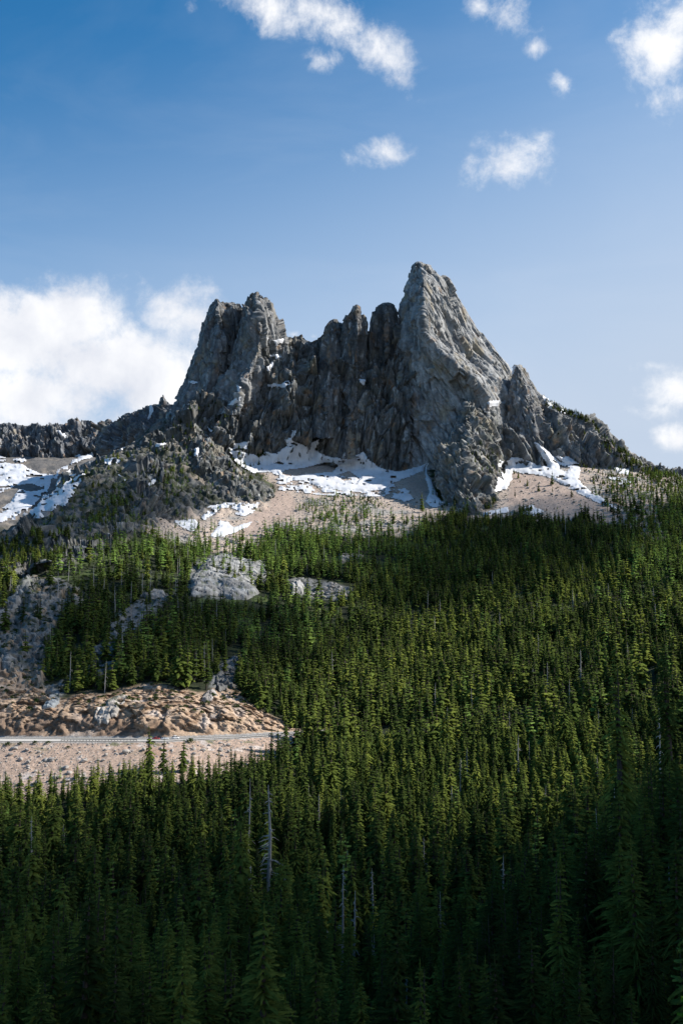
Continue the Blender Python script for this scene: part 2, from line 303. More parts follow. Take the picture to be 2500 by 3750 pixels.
# ------------------------------------------------------------------ terrain
near = [(3, -1.7), (9, -2.2), (14, -7.5), (30, -22), (60, -44), (120, -78)]
def ROAD(u): return np.interp(u, [-900, 0, 600, 885, 1080, 1300], [640, 621, 619, 638, 658, 690])
def RHW(u): return np.interp(u, [0, 400, 700, 1080], [11, 9, 6.5, 6])
ZR = -69.5
cols = {
 -900: ([(200, -95), (300, -108), (400, -110), (500, -104), (560, -96)], 1, [(20, 2640), (40, 2560), (80, 2470)], [(800, 2380), (900, 2260), (1000, 2180), (1100, 2120), (1200, 2080), (1350, 2060), (1600, 2150), (2000, 2240)]),
 0: ([(200, -100), (300, -112), (400, -112), (500, -106), (545, -98), (572, -88)], 1, [(10, 2640), (30, 2570), (75, 2490), (120, 2430)], [(820, 2330), (900, 2200), (1000, 2090), (1100, 2020), (1200, 1985), (1300, 1990), (1500, 2070), (2000, 2200)]),
 200: ([(200, -100), (300, -112), (400, -112), (500, -104), (545, -94), (575, -85)], 1, [(10, 2635), (25, 2590), (60, 2540), (110, 2470)], [(820, 2340), (900, 2210), (1000, 2080), (1100, 1975), (1200, 1890), (1300, 1815), (1400, 1785), (1500, 1830), (1700, 1950), (2000, 2100)]),
 400: ([(200, -102), (300, -114), (400, -112), (500, -98), (545, -89), (578, -82)], 1, [(9, 2635), (22, 2590), (60, 2530), (110, 2450)], [(800, 2370), (900, 2220), (1000, 2100), (1100, 2000), (1200, 1910), (1300, 1830), (1400, 1745), (1480, 1680), (1560, 1655), (1700, 1680), (2000, 1800)]),
 650: ([(200, -104), (300, -116), (400, -112), (500, -98), (545, -89), (580, -80)], 1, [(9, 2635), (24, 2580), (60, 2520), (100, 2460)], [(800, 2390), (900, 2260), (1000, 2150), (1100, 2070), (1200, 1995), (1300, 1930), (1400, 1850), (1500, 1740), (1600, 1620), (1700, 1520), (1800, 1480), (2000, 1500)]),
 900: ([(200, -106), (300, -119), (400, -113), (500, -102), (600, -82)], 1, [(8, 2650), (25, 2600), (55, 2560)], [(760, 2500), (800, 2450), (900, 2310), (1000, 2190), (1100, 2105), (1200, 2035), (1300, 1970), (1400, 1900), (1500, 1830), (1600, 1750), (1700, 1680), (2000, 1640)]),
 1080: ([(200, -108), (300, -121), (400, -114), (500, -102), (600, -86)], 1, [(8, 2665), (25, 2640), (60, 2590)], [(800, 2500), (900, 2360), (1000, 2240), (1100, 2130), (1200, 2045), (1300, 1970), (1400, 1905), (1500, 1845), (1600, 1765), (1700, 1690), (2000, 1640)]),
 1250: ([(200, -110), (300, -122), (400, -114), (500, -102)], 0, [], [(600, 2830), (700, 2660), (800, 2520), (900, 2390), (1000, 2270), (1100, 2160), (1200, 2060), (1300, 1975), (1400, 1905), (1500, 1850), (1600, 1785), (1700, 1715), (2000, 1680)]),
 1500: ([(200, -108), (300, -120), (400, -115), (500, -102)], 0, [], [(600, 2830), (700, 2670), (800, 2530), (900, 2400), (1000, 2290), (1100, 2190), (1200, 2100), (1300, 2010), (1400, 1930), (1500, 1860), (1600, 1795), (1700, 1725), (2000, 1690)]),
 1800: ([(200, -98), (300, -112), (400, -110), (500, -100)], 0, [], [(600, 2810), (700, 2640), (800, 2490), (900, 2370), (1000, 2260), (1100, 2160), (1200, 2070), (1300, 1985), (1400, 1915), (1500, 1840), (1600, 1765), (1700, 1700), (2000, 1680)]),
 2100: ([(200, -84), (300, -98), (400, -102), (500, -97)], 0, [], [(600, 2780), (700, 2600), (800, 2450), (900, 2330), (1000, 2220), (1100, 2120), (1200, 2035), (1300, 1955), (1400, 1885), (1500, 1810), (1600, 1745), (1700, 1700), (2000, 1700)]),
 2400: ([(200, -68), (300, -82), (400, -90), (500, -88)], 0, [], [(600, 2710), (700, 2530), (800, 2390), (900, 2270), (1000, 2170), (1100, 2075), (1200, 1995), (1300, 1925), (1400, 1860), (1500, 1800), (1600, 1755), (1700, 1730), (1800, 1735), (2000, 1780)]),
 2800: ([(200, -55), (300, -70), (400, -76), (500, -72)], 0, [], [(600, 2580), (700, 2420), (800, 2290), (900, 2190), (1000, 2100), (1100, 2020), (1200, 1960), (1300, 1900), (1400, 1860), (1500, 1830), (1700, 1820), (2000, 1830)]),
 3600: ([(200, -45), (300, -50), (400, -50), (500, -45)], 0, [], [(600, 2420), (700, 2290), (800, 2190), (1000, 2060), (1200, 1960), (1400, 1900), (1700, 1870), (2000, 1860)]),
}
DK = np.concatenate([np.arange(3, 120, 3.0), np.arange(120, 560, 4.0), np.arange(560, 720, 1.5), np.arange(720, 2002, 4.0)])
UK = np.arange(-900, 3601, 20.0)
def wrp(D): return sstep(480, 570, D) * (1 - sstep(740, 900, D))
def build_H():
    ks = sorted(cols); rows = []
    for u in ks:
        zs, road, cut, vs = cols[u]
        Ds = [d for d, z in near]; hs = [zc_of(z, d) for d, z in near]
        for d, z in zs: Ds.append(d); hs.append(zc_of(z, d))
        if road:
            R = float(ROAD(u)); hw = float(RHW(u))
            Ds += [R - hw - 2, R - hw, R + hw]; hs += [zc_of(ZR - 1.2, R - hw - 2), zc_of(ZR - .15, R - hw), zc_of(ZR - .15, R + hw)]
            for dd, v in cut: Ds.append(R + hw + dd); hs.append((1875 - v) / F * (R + hw + dd))
        for d, v in vs:
            if d > Ds[-1] + 5: Ds.append(d); hs.append((1875 - v) / F * d)
        rows.append(np.interp(DK + (float(ROAD(u)) - 640) * wrp(DK), Ds, hs))
    rows = np.array(rows)
    Hw = np.array([[np.interp(UK, ks, rows[:, j])] for j in range(len(DK))])[:, 0, :].T      # [U, D], the road held at one distance
    H = np.array([np.interp(DK, DK + (float(ROAD(uu)) - 640) * wrp(DK), Hw[a]) for a, uu in enumerate(UK)])
    Hs = gblur(gblur(H, 3.2, 0), 2.5, 1)
    # keep the road bench crisp
    near_road = np.exp(-((DK[None, :] - ROAD(UK)[:, None]) / 42) ** 4) * (UK < 1110)[:, None]
    H2 = gblur(H, 1.6, 0)
    H3 = Hs * (1 - near_road) + H2 * near_road
    flat = np.array([[zc_of(ZR - .15, d) for d in DK]]); b = sstep(3.0, 0, np.abs(DK[None, :] - ROAD(UK)[:, None]) - RHW(UK)[:, None]) * (UK < 1110)[:, None]
    return H3 * (1 - b) + flat * b
HG = build_H()
def Hbase(u, D):
    u = np.asarray(u, float); D = np.asarray(D, float)
    fu = np.clip((u - UK[0]) / 20.0, 0, len(UK) - 1.001); iu = fu.astype(int); fu = fu - iu
    fd = np.interp(D, DK, np.arange(len(DK))); fd = np.clip(fd, 0, len(DK) - 1.001); idd = fd.astype(int); fd = fd - idd
    return (HG[iu, idd] * (1 - fu) + HG[iu + 1, idd] * fu) * (1 - fd) + (HG[iu, idd + 1] * (1 - fu) + HG[iu + 1, idd + 1] * fu) * fd
_VT = 1875 - F * HG / DK[None, :]
def D_at(u, v):                                  # distance at which the ground is seen at (u, v)
    u = np.atleast_1d(np.asarray(u, float)); v = np.atleast_1d(np.asarray(v, float)); out = np.zeros(u.shape)
    j0 = int(np.searchsorted(DK, 280))
    for k in range(u.size):
        iu = int(np.clip((u.flat[k] + 900) / 20, 0, len(UK) - 1)); col = np.minimum.accumulate(_VT[iu, j0:])
        out.flat[k] = np.interp(-v.flat[k], -col, DK[j0:])
    return out

Z_talus = [(520, 1935), (560, 1890), (640, 1890), (760, 1880), (960, 1850), (1010, 1790), (960, 1740), (830, 1600), (1050, 1560), (1300, 1640), (1560, 1690), (1600, 1830), (1800, 1850), (1840, 1760), (1830, 1660), (2000, 1590), (2200, 1690), (2480, 1700), (2520, 1740), (2420, 1860), (2450, 1950), (2380, 1975), (2230, 1925), (2100, 1905), (1850, 1900), (1760, 1905), (1650, 1890), (1560, 1900), (1500, 1960), (1380, 1950), (1240, 1945), (1130, 1955), (1040, 1950), (980, 1990), (900, 2030), (760, 2030), (640, 1985)]
Z_tanpile = [[(1030, 1715), (1120, 1708), (1190, 1688), (1225, 1690), (1245, 1705), (1215, 1730), (1100, 1742), (1050, 1745)], [(1480, 1750), (1550, 1735), (1570, 1790), (1545, 1830), (1500, 1800)], [(1015, 1790), (1060, 1800), (1090, 1850), (1060, 1900), (930, 1960), (840, 1975), (920, 1880), (985, 1850)], [(1880, 1725), (1960, 1730), (2100, 1800), (2280, 1880), (2360, 1945), (2150, 1905), (1950, 1860), (1850, 1850)]]
Z_rockL = [(-900, 2240), (-900, 1990), (0, 1940), (120, 1840), (250, 1700), (420, 1600), (560, 1550), (700, 1400), (1000, 1300), (1000, 1600), (860, 1700), (1000, 1790), (960, 1860), (700, 1900), (600, 1930), (520, 1960), (380, 2010), (240, 2080), (100, 2110), (0, 2130)]
Z_slabL = [(-900, 2250), (0, 2240), (110, 2110), (230, 2130), (320, 2190), (240, 2270), (190, 2340), (165, 2420), (150, 2560), (60, 2500), (0, 2470), (-900, 2480)]
Z_cut = [(-900, 2440), (0, 2440), (60, 2460), (120, 2440), (150, 2520), (230, 2560), (330, 2530), (380, 2540), (450, 2520), (560, 2495), (660, 2520), (760, 2530), (850, 2500), (900, 2560), (980, 2610), (1040, 2640), (1120, 2680), (1100, 2700), (600, 2712), (0, 2706), (-900, 2700)]
Z_scree = [(-900, 2698), (0, 2700), (1110, 2682), (1130, 2700), (1080, 2760), (960, 2790), (820, 2850), (640, 2870), (300, 2900), (0, 2960), (-900, 2960)]
Z_grey = [[(700, 2060), (800, 2025), (960, 2060), (1010, 2110), (900, 2190), (760, 2200), (690, 2160)], [(1050, 2120), (1110, 2120), (1300, 2150), (1260, 2210), (1130, 2190), (1050, 2170)], [(760, 2520), (800, 2430), (880, 2400), (880, 2480), (860, 2530)], [(640, 2170), (500, 2200), (400, 2330), (320, 2400), (330, 2500), (420, 2470), (560, 2250)], [(120, 2530), (230, 2490), (250, 2540), (160, 2600)]]

def lerpc(a, c, m): return a * (1 - m[..., None]) + np.array(c) * m[..., None]
def terr(u, D, noise=True):
    """world position, own colour, photo-row and zone masks of the ground at column u, distance D"""
    hc = Hbase(u, D); p = W(u, hc, D)
    v = 1875 - F * hc / np.maximum(D, 3)
    w1 = fbm(p / 26.0, 3); w2 = fbm(p / 7.0 + 9, 2)
    uu = u + 26 * w1 + 12 * w2; vv = v + 20 * fbm(p / 22.0 + 40, 3)
    far = D > 420
    w4 = fbm(p / 75.0 + 31, 3)
    tal = sstep(-8, 14, sdist(Z_talus, uu, vv + 55 * w4 * (vv > 1840))) * far
    rkl = sstep(-14, 18, sdist(Z_rockL, uu, vv)) * far
    slb = sstep(-10, 12, sdist(Z_slabL, uu, vv)) * far
    cut = sstep(-5, 10, sdist(Z_cut, u + 9 * w1, np.where(v > 2600, np.minimum(v, 2670), v + 9 * w2))) * far * (D > ROAD(u) + RHW(u) - 1) 
    scr = sstep(-3, 5, sdist(Z_scree, u + 12 * w1, v + 10 * w2 * (v > 2730))) * far * (D < ROAD(u))
    gry = np.zeros(v.shape)
    for z in Z_grey: gry = np.maximum(gry, sstep(-6, 10, sdist(z, uu * .4 + u * .6, vv * .4 + v * .6)) * far)
    road = (np.abs(D - ROAD(u)) < RHW(u) + 1.5) & (u < 1120)
    ps = p * np.array([1, 1, .4])
    n_big = ridged(p / 60.0, 3); n_mid = ridged(ps / 17.0 + 5, 3); n_sm = fbm(p / 5.0 + 3, 3); n_t = ridged(p / 3.2, 2)
    amp = 3.0 * fbm(p / 45.0 + 70, 3)
    amp = amp * (1 - np.maximum(tal, scr)) + tal * (2.2 * fbm(p / 30, 2) + 1.0 * n_sm + .7 * n_t) + scr * (.8 * n_sm + .4 * n_t)
    rk = np.maximum(np.maximum(rkl, slb), gry * .55)
    mk = (rk > .01) | (cut > .01); fa = np.zeros(v.shape); fb = np.zeros(v.shape); fc = np.zeros(v.shape)
    if mk.any():
        qm = p[mk]; wm = qm + 4 * np.stack([fbm(qm / 20, 2), fbm(qm / 20 + 3, 2), fbm(qm / 20 + 6, 2)], -1)
        fa[mk] = facet(wm * np.array([1, 1, .45]) / 17, 1, .8); fb[mk] = facet(wm * np.array([1, 1, .5]) / 7 + 3, 2, .8); fc[mk] = facet(wm / 2.8 + 3, 3, .8)
    amp = amp + rk * (4.5 * n_big + 4.0 * fbm(p * np.array([1, .45, .6]) / 24 + 66, 3) + 3.6 * fa + 2.2 * fb + .9 * fc + .4 * n_sm)
    campl = .85 * cut * (.8 * fbm(p * np.array([1, 1, .3]) / 16 + 2, 2) + 2.1 * fa + 1.9 * fb + 1.0 * fc - 2.2 * np.clip(1 - 8 * np.abs(gnoise(p * np.array([1, 1, .3]) / 9)), 0, 1))
    fade = sstep(25, 120, D)
    rg = fade * np.where(road, 0, 1) * sstep(0, 9, np.abs(D - ROAD(u)) - RHW(u) + 99 * (u > 1120) - 1); amp = amp * rg * (1 - cut * .8)
    if noise: p = p + amp[..., None] * np.array([0, -.55, .83]) + ((campl - 1.2 * cut) * fade * np.where(road, 0, 1) * sstep(0, 4, D - ROAD(u) - RHW(u) - 1))[..., None] * np.array([0, -.93, .3])
    # own colours
    c = np.zeros(p.shape) + np.array([.018, .023, .011])
    c = lerpc(c, (.036, .046, .018), sstep(.0, .5, fbm(p / 12.0 + 4, 3)))
    g1 = fbm(p / 9.0 + 90, 3); g2 = fbm(p / 40.0 + 60, 3)
    c = lerpc(c, (.085, .115, .035), sstep(.0, .3, fbm(p / 30 + 44, 3)) * sstep(2480, 2200, v) * .8)
    c = lerpc(c, (.14, .138, .132), rkl * sstep(-.45, .1, g1 + .5 * g2)); c = lerpc(c, (.24, .19, .145), rkl * sstep(.15, .45, g2) * .6)
    c = lerpc(c, (.035, .040, .022), rkl * sstep(.0, .22, fbm(p / 20 + 33, 4)) * .9)
    sl = np.array([.20, .20, .195]); c = lerpc(c, sl, np.maximum(slb * .9, gry) * sstep(-.4, .05, g1)); c = lerpc(c, (.42, .27, .15), slb * sstep(.05, .4, fbm(ps / 14 + 12, 3)) * .7)
    c = lerpc(c, (.40, .325, .27), tal * sstep(-.9, -.1, g1)); c = lerpc(c, (.29, .275, .255), tal * sstep(.0, .35, g2))
    tp = np.zeros(v.shape)
    for z in Z_tanpile: tp = np.maximum(tp, sstep(-6, 10, sdist(z, uu * .5 + u * .5, vv * .5 + v * .5)) * far)
    c = lerpc(c, (.375, .285, .235), tp * .85)
    c = lerpc(c, (.42, .305, .215), cut); c = lerpc(c, (.25, .155, .095), cut * sstep(-.1, .3, fbm(ps / 9 + 21, 3)) * .8)
    c = lerpc(c, (.46, .39, .34), cut * sstep(.12, .4, fbm(p / 16 + 51, 3)) * .8); c = lerpc(c, (.10, .075, .06), cut * sstep(.15, .4, fbm(p * np.array([1, 1, .4]) / 6 + 151, 3)) * .6)
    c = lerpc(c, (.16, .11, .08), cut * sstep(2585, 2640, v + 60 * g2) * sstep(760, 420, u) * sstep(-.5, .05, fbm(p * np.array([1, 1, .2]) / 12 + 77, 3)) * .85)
    c = lerpc(c, (.39, .285, .22), scr); c = lerpc(c, (.31, .19, .13), scr * sstep(.1, .4, g2) * .7); c = lerpc(c, (.52, .48, .45), scr * sstep(.15, .4, g1) * .6)
    c = lerpc(c, (.11, .125, .06), scr * sstep(.12, .3, fbm(p * np.array([.5, 1, 1]) / 9 + 14, 3)) * sstep(2775, 2720, v) * .8)
    c = lerpc(c, (.30, .28, .26), road * 1.0)
    return p, c, v, dict(tal=tal, rkl=rkl, slb=slb, cut=cut, scr=scr, gry=gry, road=road, amp=amp)

all_pts = []      # visible rock and ground vertices, for the depth table
def build_terrain():
    us = np.concatenate([np.arange(-880, -60, 16.), np.arange(-60, 2560, 5.5), np.arange(2560, 3590, 16.)])
    Ds = [3.0]
    while Ds[-1] < 1990:
        d = Ds[-1]; Ds.append(d + (max(.8, d * .035) if d < 420 else 2.4 if d < 560 else 1.4 if d < 608 else .5 if d < 690 else 3.2))
    Ds = np.array(Ds); U, DD = np.meshgrid(us, Ds, indexing='ij')
    p, c, v, z = terr(U, DD)
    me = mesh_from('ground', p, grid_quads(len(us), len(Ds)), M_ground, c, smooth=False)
    link('ground', me, kind='structure'); all_pts.append(p.reshape(-1, 3))
    # plain to the horizon, well below
    r = [(0, 0)] ; V = []; n = 48
    for k, rad in enumerate([1500, 6000, 16000, 30000]):
        for a in range(n): V.append((rad * math.cos(2 * math.pi * a / n), rad * math.sin(2 * math.pi * a / n) + 400, -190 - 5 * k + (30 * math.sin(a * 3.1) if k == 2 else 0)))
    V = np.array(V + [(0, 400, -185)])
    Q = grid_quads(4, n, True); T = [(4 * n, a, (a + 1) % n) for a in range(n)]
    cc = np.zeros(V.shape) + np.array([.04, .055, .03])
    link('terrain', mesh_from('terrain', V, Q, M_ground, cc, tris=np.array(T)), kind='structure')
build_terrain()

# ------------------------------------------------------------------ cliffs and towers
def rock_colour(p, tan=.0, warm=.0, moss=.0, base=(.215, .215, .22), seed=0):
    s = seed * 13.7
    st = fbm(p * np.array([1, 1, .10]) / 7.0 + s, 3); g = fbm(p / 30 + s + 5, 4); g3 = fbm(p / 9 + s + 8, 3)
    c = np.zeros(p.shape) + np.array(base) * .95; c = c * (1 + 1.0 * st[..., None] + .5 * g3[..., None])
    c = lerpc(c, (.085, .085, .09), sstep(.05, .45, g) * .6)
    c = lerpc(c, (.38, .315, .22), sstep(.12, .42, fbm(p * np.array([1, 1, .5]) / 24 + s + 50, 4)) * (.5 + tan))
    c = lerpc(c, (.37, .22, .12), sstep(.2, .42, fbm(p * np.array([1, 1, .5]) / 16 + s + 80, 4)) * (.45 + warm))
    c = lerpc(c, (.50, .49, .47), sstep(.15, .45, fbm(p * np.array([1, 1, .18]) / 8 + s + 20, 3)) * .75)
    if moss: c = lerpc(c, (.055, .065, .035), sstep(.05, .3, fbm(p / 11 + s + 61, 4)) * moss)
    return np.clip(c * np.array([.83, .86, .90]), .02, .7)
def strat(p, ang, stretch=.28):
    a = math.radians(ang); ca, sa = math.cos(a), math.sin(a)     # long axis tilted ang from vertical (positive: leans to upper left)
    al = -p[..., 0] * sa + p[..., 2] * ca; ac = p[..., 0] * ca + p[..., 2] * sa
    return np.stack([ac, p[..., 1], al * stretch], -1)
def relief(p, ang, amps=(13, 6.5, 2.6, 1.1), seed=0):
    q = strat(p, ang); t = seed * 7.3
    wq = q + 2.5 * np.stack([fbm(q / 25 + t, 2), fbm(q / 25 + t + 3, 2), fbm(q / 25 + t + 6, 2)], -1)
    a = fbm(wq / 60 + t, 2) * amps[0] * 1.4
    b = facet(wq / 36, seed, .9) * amps[0] * .62 + facet(wq / 13 + 5, seed + 3, .9) * amps[1] * .58
    vq = wq * np.array([1, 1, .3])
    cr = -np.clip(1 - 10 * np.abs(gnoise(vq / 22 + t + 40)), 0, 1) * amps[1] * .8 - np.clip(1 - 13 * np.abs(gnoise(vq * np.array([1, 1, .35]) / 17 + t + 20)), 0, 1) ** .7 * amps[1] * .6
    f2 = facet((wq * .7 + p * .3) / 6 + 9, seed + 5, .9) * amps[2] * .48; fi = fbm(p / 3.2 + t, 3) * amps[3] * .75
    return a + b + cr + f2 + fi
def normals_of(p, wrap):
    dj = (np.roll(p, -1, 1) - np.roll(p, 1, 1)) if wrap else np.gradient(p, axis=1)
    di = np.gradient(p, axis=0); n = np.cross(di, dj); n /= np.maximum(np.linalg.norm(n, axis=-1, keepdims=True), 1e-6); return n

def tower(rows, D0s, front, back, skew=0., ang=8., amps=(11, 6, 2.6, 1.1), step=2.4, seed=0, tri=.6, **ck):
    """closed rock tower from horizontal sections: rows = (v, uL, uR, arete u), top first"""
    rows = np.array(rows, float); vt, vb = rows[0, 0], rows[-1, 0]
    n = max(20, int((vb - vt) / step)); v = np.linspace(vt, vb, n)
    uL = np.interp(v, rows[:, 0], rows[:, 1]); uR = np.interp(v, rows[:, 0], rows[:, 2]); ua = np.interp(v, rows[:, 0], rows[:, 3])
    uL = uL + 2.5 * gnoise(np.stack([v / 14, v * 0 + seed, v * 0], -1)); uR = uR + 2.5 * gnoise(np.stack([v / 14, v * 0 + seed + 9, v * 0], -1))
    D0 = np.interp(v, [d[0] for d in D0s], [d[1] for d in D0s])
    wpx = (uR - uL).max(); m = max(24, int(wpx / step * 1.1)); mb = max(10, m // 5)
    tf = -np.cos(np.linspace(0, math.pi, m)) * .35 + np.linspace(-1, 1, m) * .65
    hw = (uR - uL)[:, None] / 2; cu = (uR + uL)[:, None] / 2; ta = ((ua[:, None] - cu) / np.maximum(hw, 1)).clip(-.9, .9)
    fr = np.minimum(front, hw[:, :1] * 2 * 1750 / F * .75)
    Tm = np.broadcast_to(tf[None, :], (n, m)); U = cu + Tm * hw
    trif = np.where(Tm < ta, (Tm + 1) / (ta + 1), (1 - Tm) / (1 - ta)); rd = np.sqrt(np.clip(1 - Tm ** 2, 0, 1))
    Df = D0[:, None] - fr * (tri * trif + (1 - tri) * rd) + np.clip(Tm - ta, 0, 2) * skew * (hw / hw.max())
    tb = np.linspace(1, -1, mb + 2)[1:-1]; Tb = np.broadcast_to(tb[None, :], (n, mb)); Ub = cu + Tb * hw
    Db = D0[:, None] + np.minimum(back, fr * 1.3) * np.sqrt(1 - Tb ** 2) + np.clip(Tb - ta, 0, 2) * skew * (hw / hw.max())
    U = np.concatenate([U, Ub], 1); D = np.concatenate([Df, Db], 1); V = np.broadcast_to(v[:, None], U.shape)
    p = Wv(U, V, D)
    nn = -normals_of(p, True)
    ctr = p.mean(1, keepdims=True); sgn = np.sign(((p - ctr) * nn)[..., :2].sum(-1).mean()); nn = nn * (sgn if sgn else 1)
    d = relief(p, ang, amps, seed)
    topf = sstep(vt - 1, vt + 30, V) * .55 + .45
    edge = 1 - .55 * np.concatenate([np.abs(Tm) ** 5, np.abs(Tb) ** 5], 1)
    p = p + nn * (d * topf * edge - amps[0] * .25)[..., None]
    cap = p[0].mean(0)[None, None] * np.ones((1, p.shape[1], 1)); mid = (p[0:1] * .45 + cap * .55); mid[..., 2] += 1.0; cap[..., 2] += 1.5
    P = np.concatenate([cap, mid, p], 0)
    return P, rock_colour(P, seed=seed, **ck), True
def ridge(top, foot, Dt, Db, over=(60, 90), ang=5., amps=(14, 7, 2.8, 1.1), step=2.6, seed=0, bulge=18., **ck):
    """long rock wall: crest line and foot line in photo columns, with its back slope"""
    top = np.array(top, float); base_ = np.array(foot, float); u = np.arange(top[0, 0], top[-1, 0] + .1, step)
    vt = np.interp(u, top[:, 0], top[:, 1]) + 3.0 * fbm(np.stack([u / 16, u * 0 + seed, u * 0], -1), 3); vb = np.interp(u, base_[:, 0], base_[:, 1])
    n = int((vb - vt).max() / step); s = np.linspace(0, 1, n)
    dt = np.interp(u, [d[0] for d in Dt], [d[1] for d in Dt]); db = np.interp(u, [d[0] for d in Db], [d[1] for d in Db])
    V = vb[None] + (vt - vb)[None] * s[:, None]; D = db[None] + (dt - db)[None] * (s[:, None] ** 1.15) - bulge * np.sin(s * math.pi)[:, None]
    D = D + sstep(.9, 1, s)[:, None] * 6
    U = np.broadcast_to(u[None], V.shape)
    nb = 14; sb = np.linspace(0, 1, nb + 1)[1:, None]; Vb = vt[None] + over[1] * sb ** 1.3 * 1.0; Dbk = dt[None] + 6 + over[0] * sb
    p = Wv(np.concatenate([U, np.broadcast_to(u[None], Vb.shape)]), np.concatenate([V, Vb]), np.concatenate([D, Dbk]))
    nn = normals_of(p, False); sg = np.sign(-(nn[: n // 2, :, 1]).mean()); nn = nn * (sg if sg else 1)
    d = relief(p, ang, amps, seed); ss = np.concatenate([s, np.ones(nb) * .97]); edge = (1 - .75 * sstep(.9, 1.0, ss))[:, None]
    p = p + nn * (d * edge)[..., None]
    return p, rock_colour(p, seed=seed, **ck), False

def add_mountain(name, made, mat=None):
    p, c, wrap = made
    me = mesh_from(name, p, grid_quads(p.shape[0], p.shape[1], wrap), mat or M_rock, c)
    o = link(name, me, kind='structure'); all_pts.append(p.reshape(-1, 3)); return o

# far valley on the left: snow basin floor and two ridges
add_mountain('mountain', ridge([(-700, 1530), (-300, 1560), (-120, 1540), (0, 1544), (23, 1542), (75, 1552), (115, 1550), (161, 1562), (190, 1566), (218, 1560), (247, 1553), (275, 1542), (304, 1536), (335, 1534), (352, 1546), (362, 1572), (372, 1640)],
    [(-700, 1720), (0, 1730), (200, 1740), (372, 1690)], [(-700, 2780), (372, 2740)], [(-700, 2620), (372, 2660)], ang=12, seed=1, amps=(24, 11, 4.5, 1.6), bulge=30, step=2.4, base=(.15, .152, .158), warm=.25, tan=.1))
add_mountain('mountain', ridge([(358, 1620), (366, 1574), (379, 1545), (396, 1530), (404, 1534), (413, 1543), (436, 1526), (471, 1514), (500, 1503), (517, 1494), (545, 1480), (562, 1476), (572, 1478), (582, 1464), (590, 1450), (598, 1445), (606, 1458), (614, 1470), (640, 1478), (700, 1500)],
    [(358, 1720), (500, 1700), (700, 1660)], [(358, 2450), (700, 2250)], [(358, 2400), (700, 2150)], ang=20, seed=2, amps=(20, 9, 4, 1.5), bulge=25, step=2.4, base=(.15, .152, .158), warm=.1))
def basin():
    us = np.arange(-700, 560, 4.0); vs = np.linspace(1676, 2080, 175)
    U, V = np.meshgrid(us, vs); t = (V - 1676) / 404
    D = 2650 - 830 * t ** .8 ; p = Wv(U, V, D)
    p = p + (8 * fbm(p / 60, 2) + 2.5 * ridged(p / 30, 3) + 1.5 * fbm(p / 9, 3))[..., None] * np.array([0, -.5, .85])
    c = np.zeros(p.shape) + np.array([.15, .14, .132]); c = lerpc(c, (.10, .098, .096), sstep(0, .3, fbm(p / 50 + 8, 3))); c = lerpc(c, (.30, .25, .20), sstep(.1, .3, fbm(p / 40 + 3, 3)) * .6)
    c = lerpc(c, (.04, .045, .03), sstep(1900, 1980, V + 60 * fbm(p / 60 + 2, 2)))
    add_mountain('mountain_basin', (p, c, False), M_ground)
basin()

# the massif: left twin spire, rubble apron with the central ridge, two central towers, big peak, right ridge, buttresses
A = add_mountain
A('mountain', ridge([(470, 1720), (520, 1650), (560, 1600), (610, 1548), (660, 1490), (720, 1432), (780, 1395), (840, 1345), (900, 1296), (960, 1256), (1010, 1243), (1042, 1240), (1071, 1245), (1090, 1232), (1105, 1222), (1122, 1238), (1140, 1243), (1160, 1236), (1174, 1230), (1186, 1214), (1200, 1196), (1237, 1190), (1280, 1190), (1350, 1210), (1400, 1205), (1460, 1190), (1500, 1230)],
    [(470, 1760), (600, 1740), (700, 1720), (850, 1700), (950, 1700), (1100, 1690), (1250, 1710), (1400, 1760), (1500, 1780)], [(470, 1560), (600, 1680), (800, 1790), (1000, 1815), (1500, 1830)], [(470, 1500), (600, 1560), (850, 1640), (1100, 1680), (1300, 1690), (1500, 1690)],
    ang=-10, seed=3, amps=(22, 10, 3.8, 1.5), bulge=22, tan=.0, warm=.15, moss=.35, base=(.145, .142, .134), step=2.3))
A('mountain', tower([(1096, 790, 799, 795), (1102, 784, 806, 797), (1110, 777, 814, 800), (1121, 766, 820, 802), (1175, 743, 828, 800), (1256, 720, 845, 800), (1330, 698, 850, 790), (1394, 670, 850, 770), (1462, 646, 830, 740), (1530, 604, 800, 700), (1640, 545, 760, 640)],
    [(1096, 1830), (1400, 1790), (1640, 1690)], 55, 50, 20, ang=6, seed=4, amps=(6, 5, 2.4, 1.1), base=(.215, .208, .20), tan=.1))
A('mountain', tower([(1103, 862, 870, 866), (1106, 838, 878, 860), (1112, 815, 884, 850), (1125, 808, 890, 850), (1200, 790, 925, 850), (1400, 740, 940, 840), (1560, 690, 950, 820)],
    [(1103, 1850), (1400, 1810), (1560, 1760)], 30, 40, 0, ang=4, seed=5, amps=(12, 7, 2.6, 1.1), base=(.145, .14, .135)))
A('mountain', tower([(1068, 928, 950, 940), (1075, 917, 952, 938), (1088, 905, 956, 936), (1096, 899, 976, 938), (1104, 893, 990, 938), (1115, 888, 999, 940), (1147, 882, 1013, 945), (1187, 872, 1028, 950), (1227, 860, 1038, 952), (1250, 852, 1044, 950), (1300, 835, 1035, 940), (1400, 790, 1000, 900), (1520, 740, 960, 850)],
    [(1068, 1825), (1250, 1800), (1520, 1720)], 60, 55, 35, ang=9, seed=6, amps=(10, 6.5, 2.6, 1.1), tan=.1, base=(.235, .228, .218)))
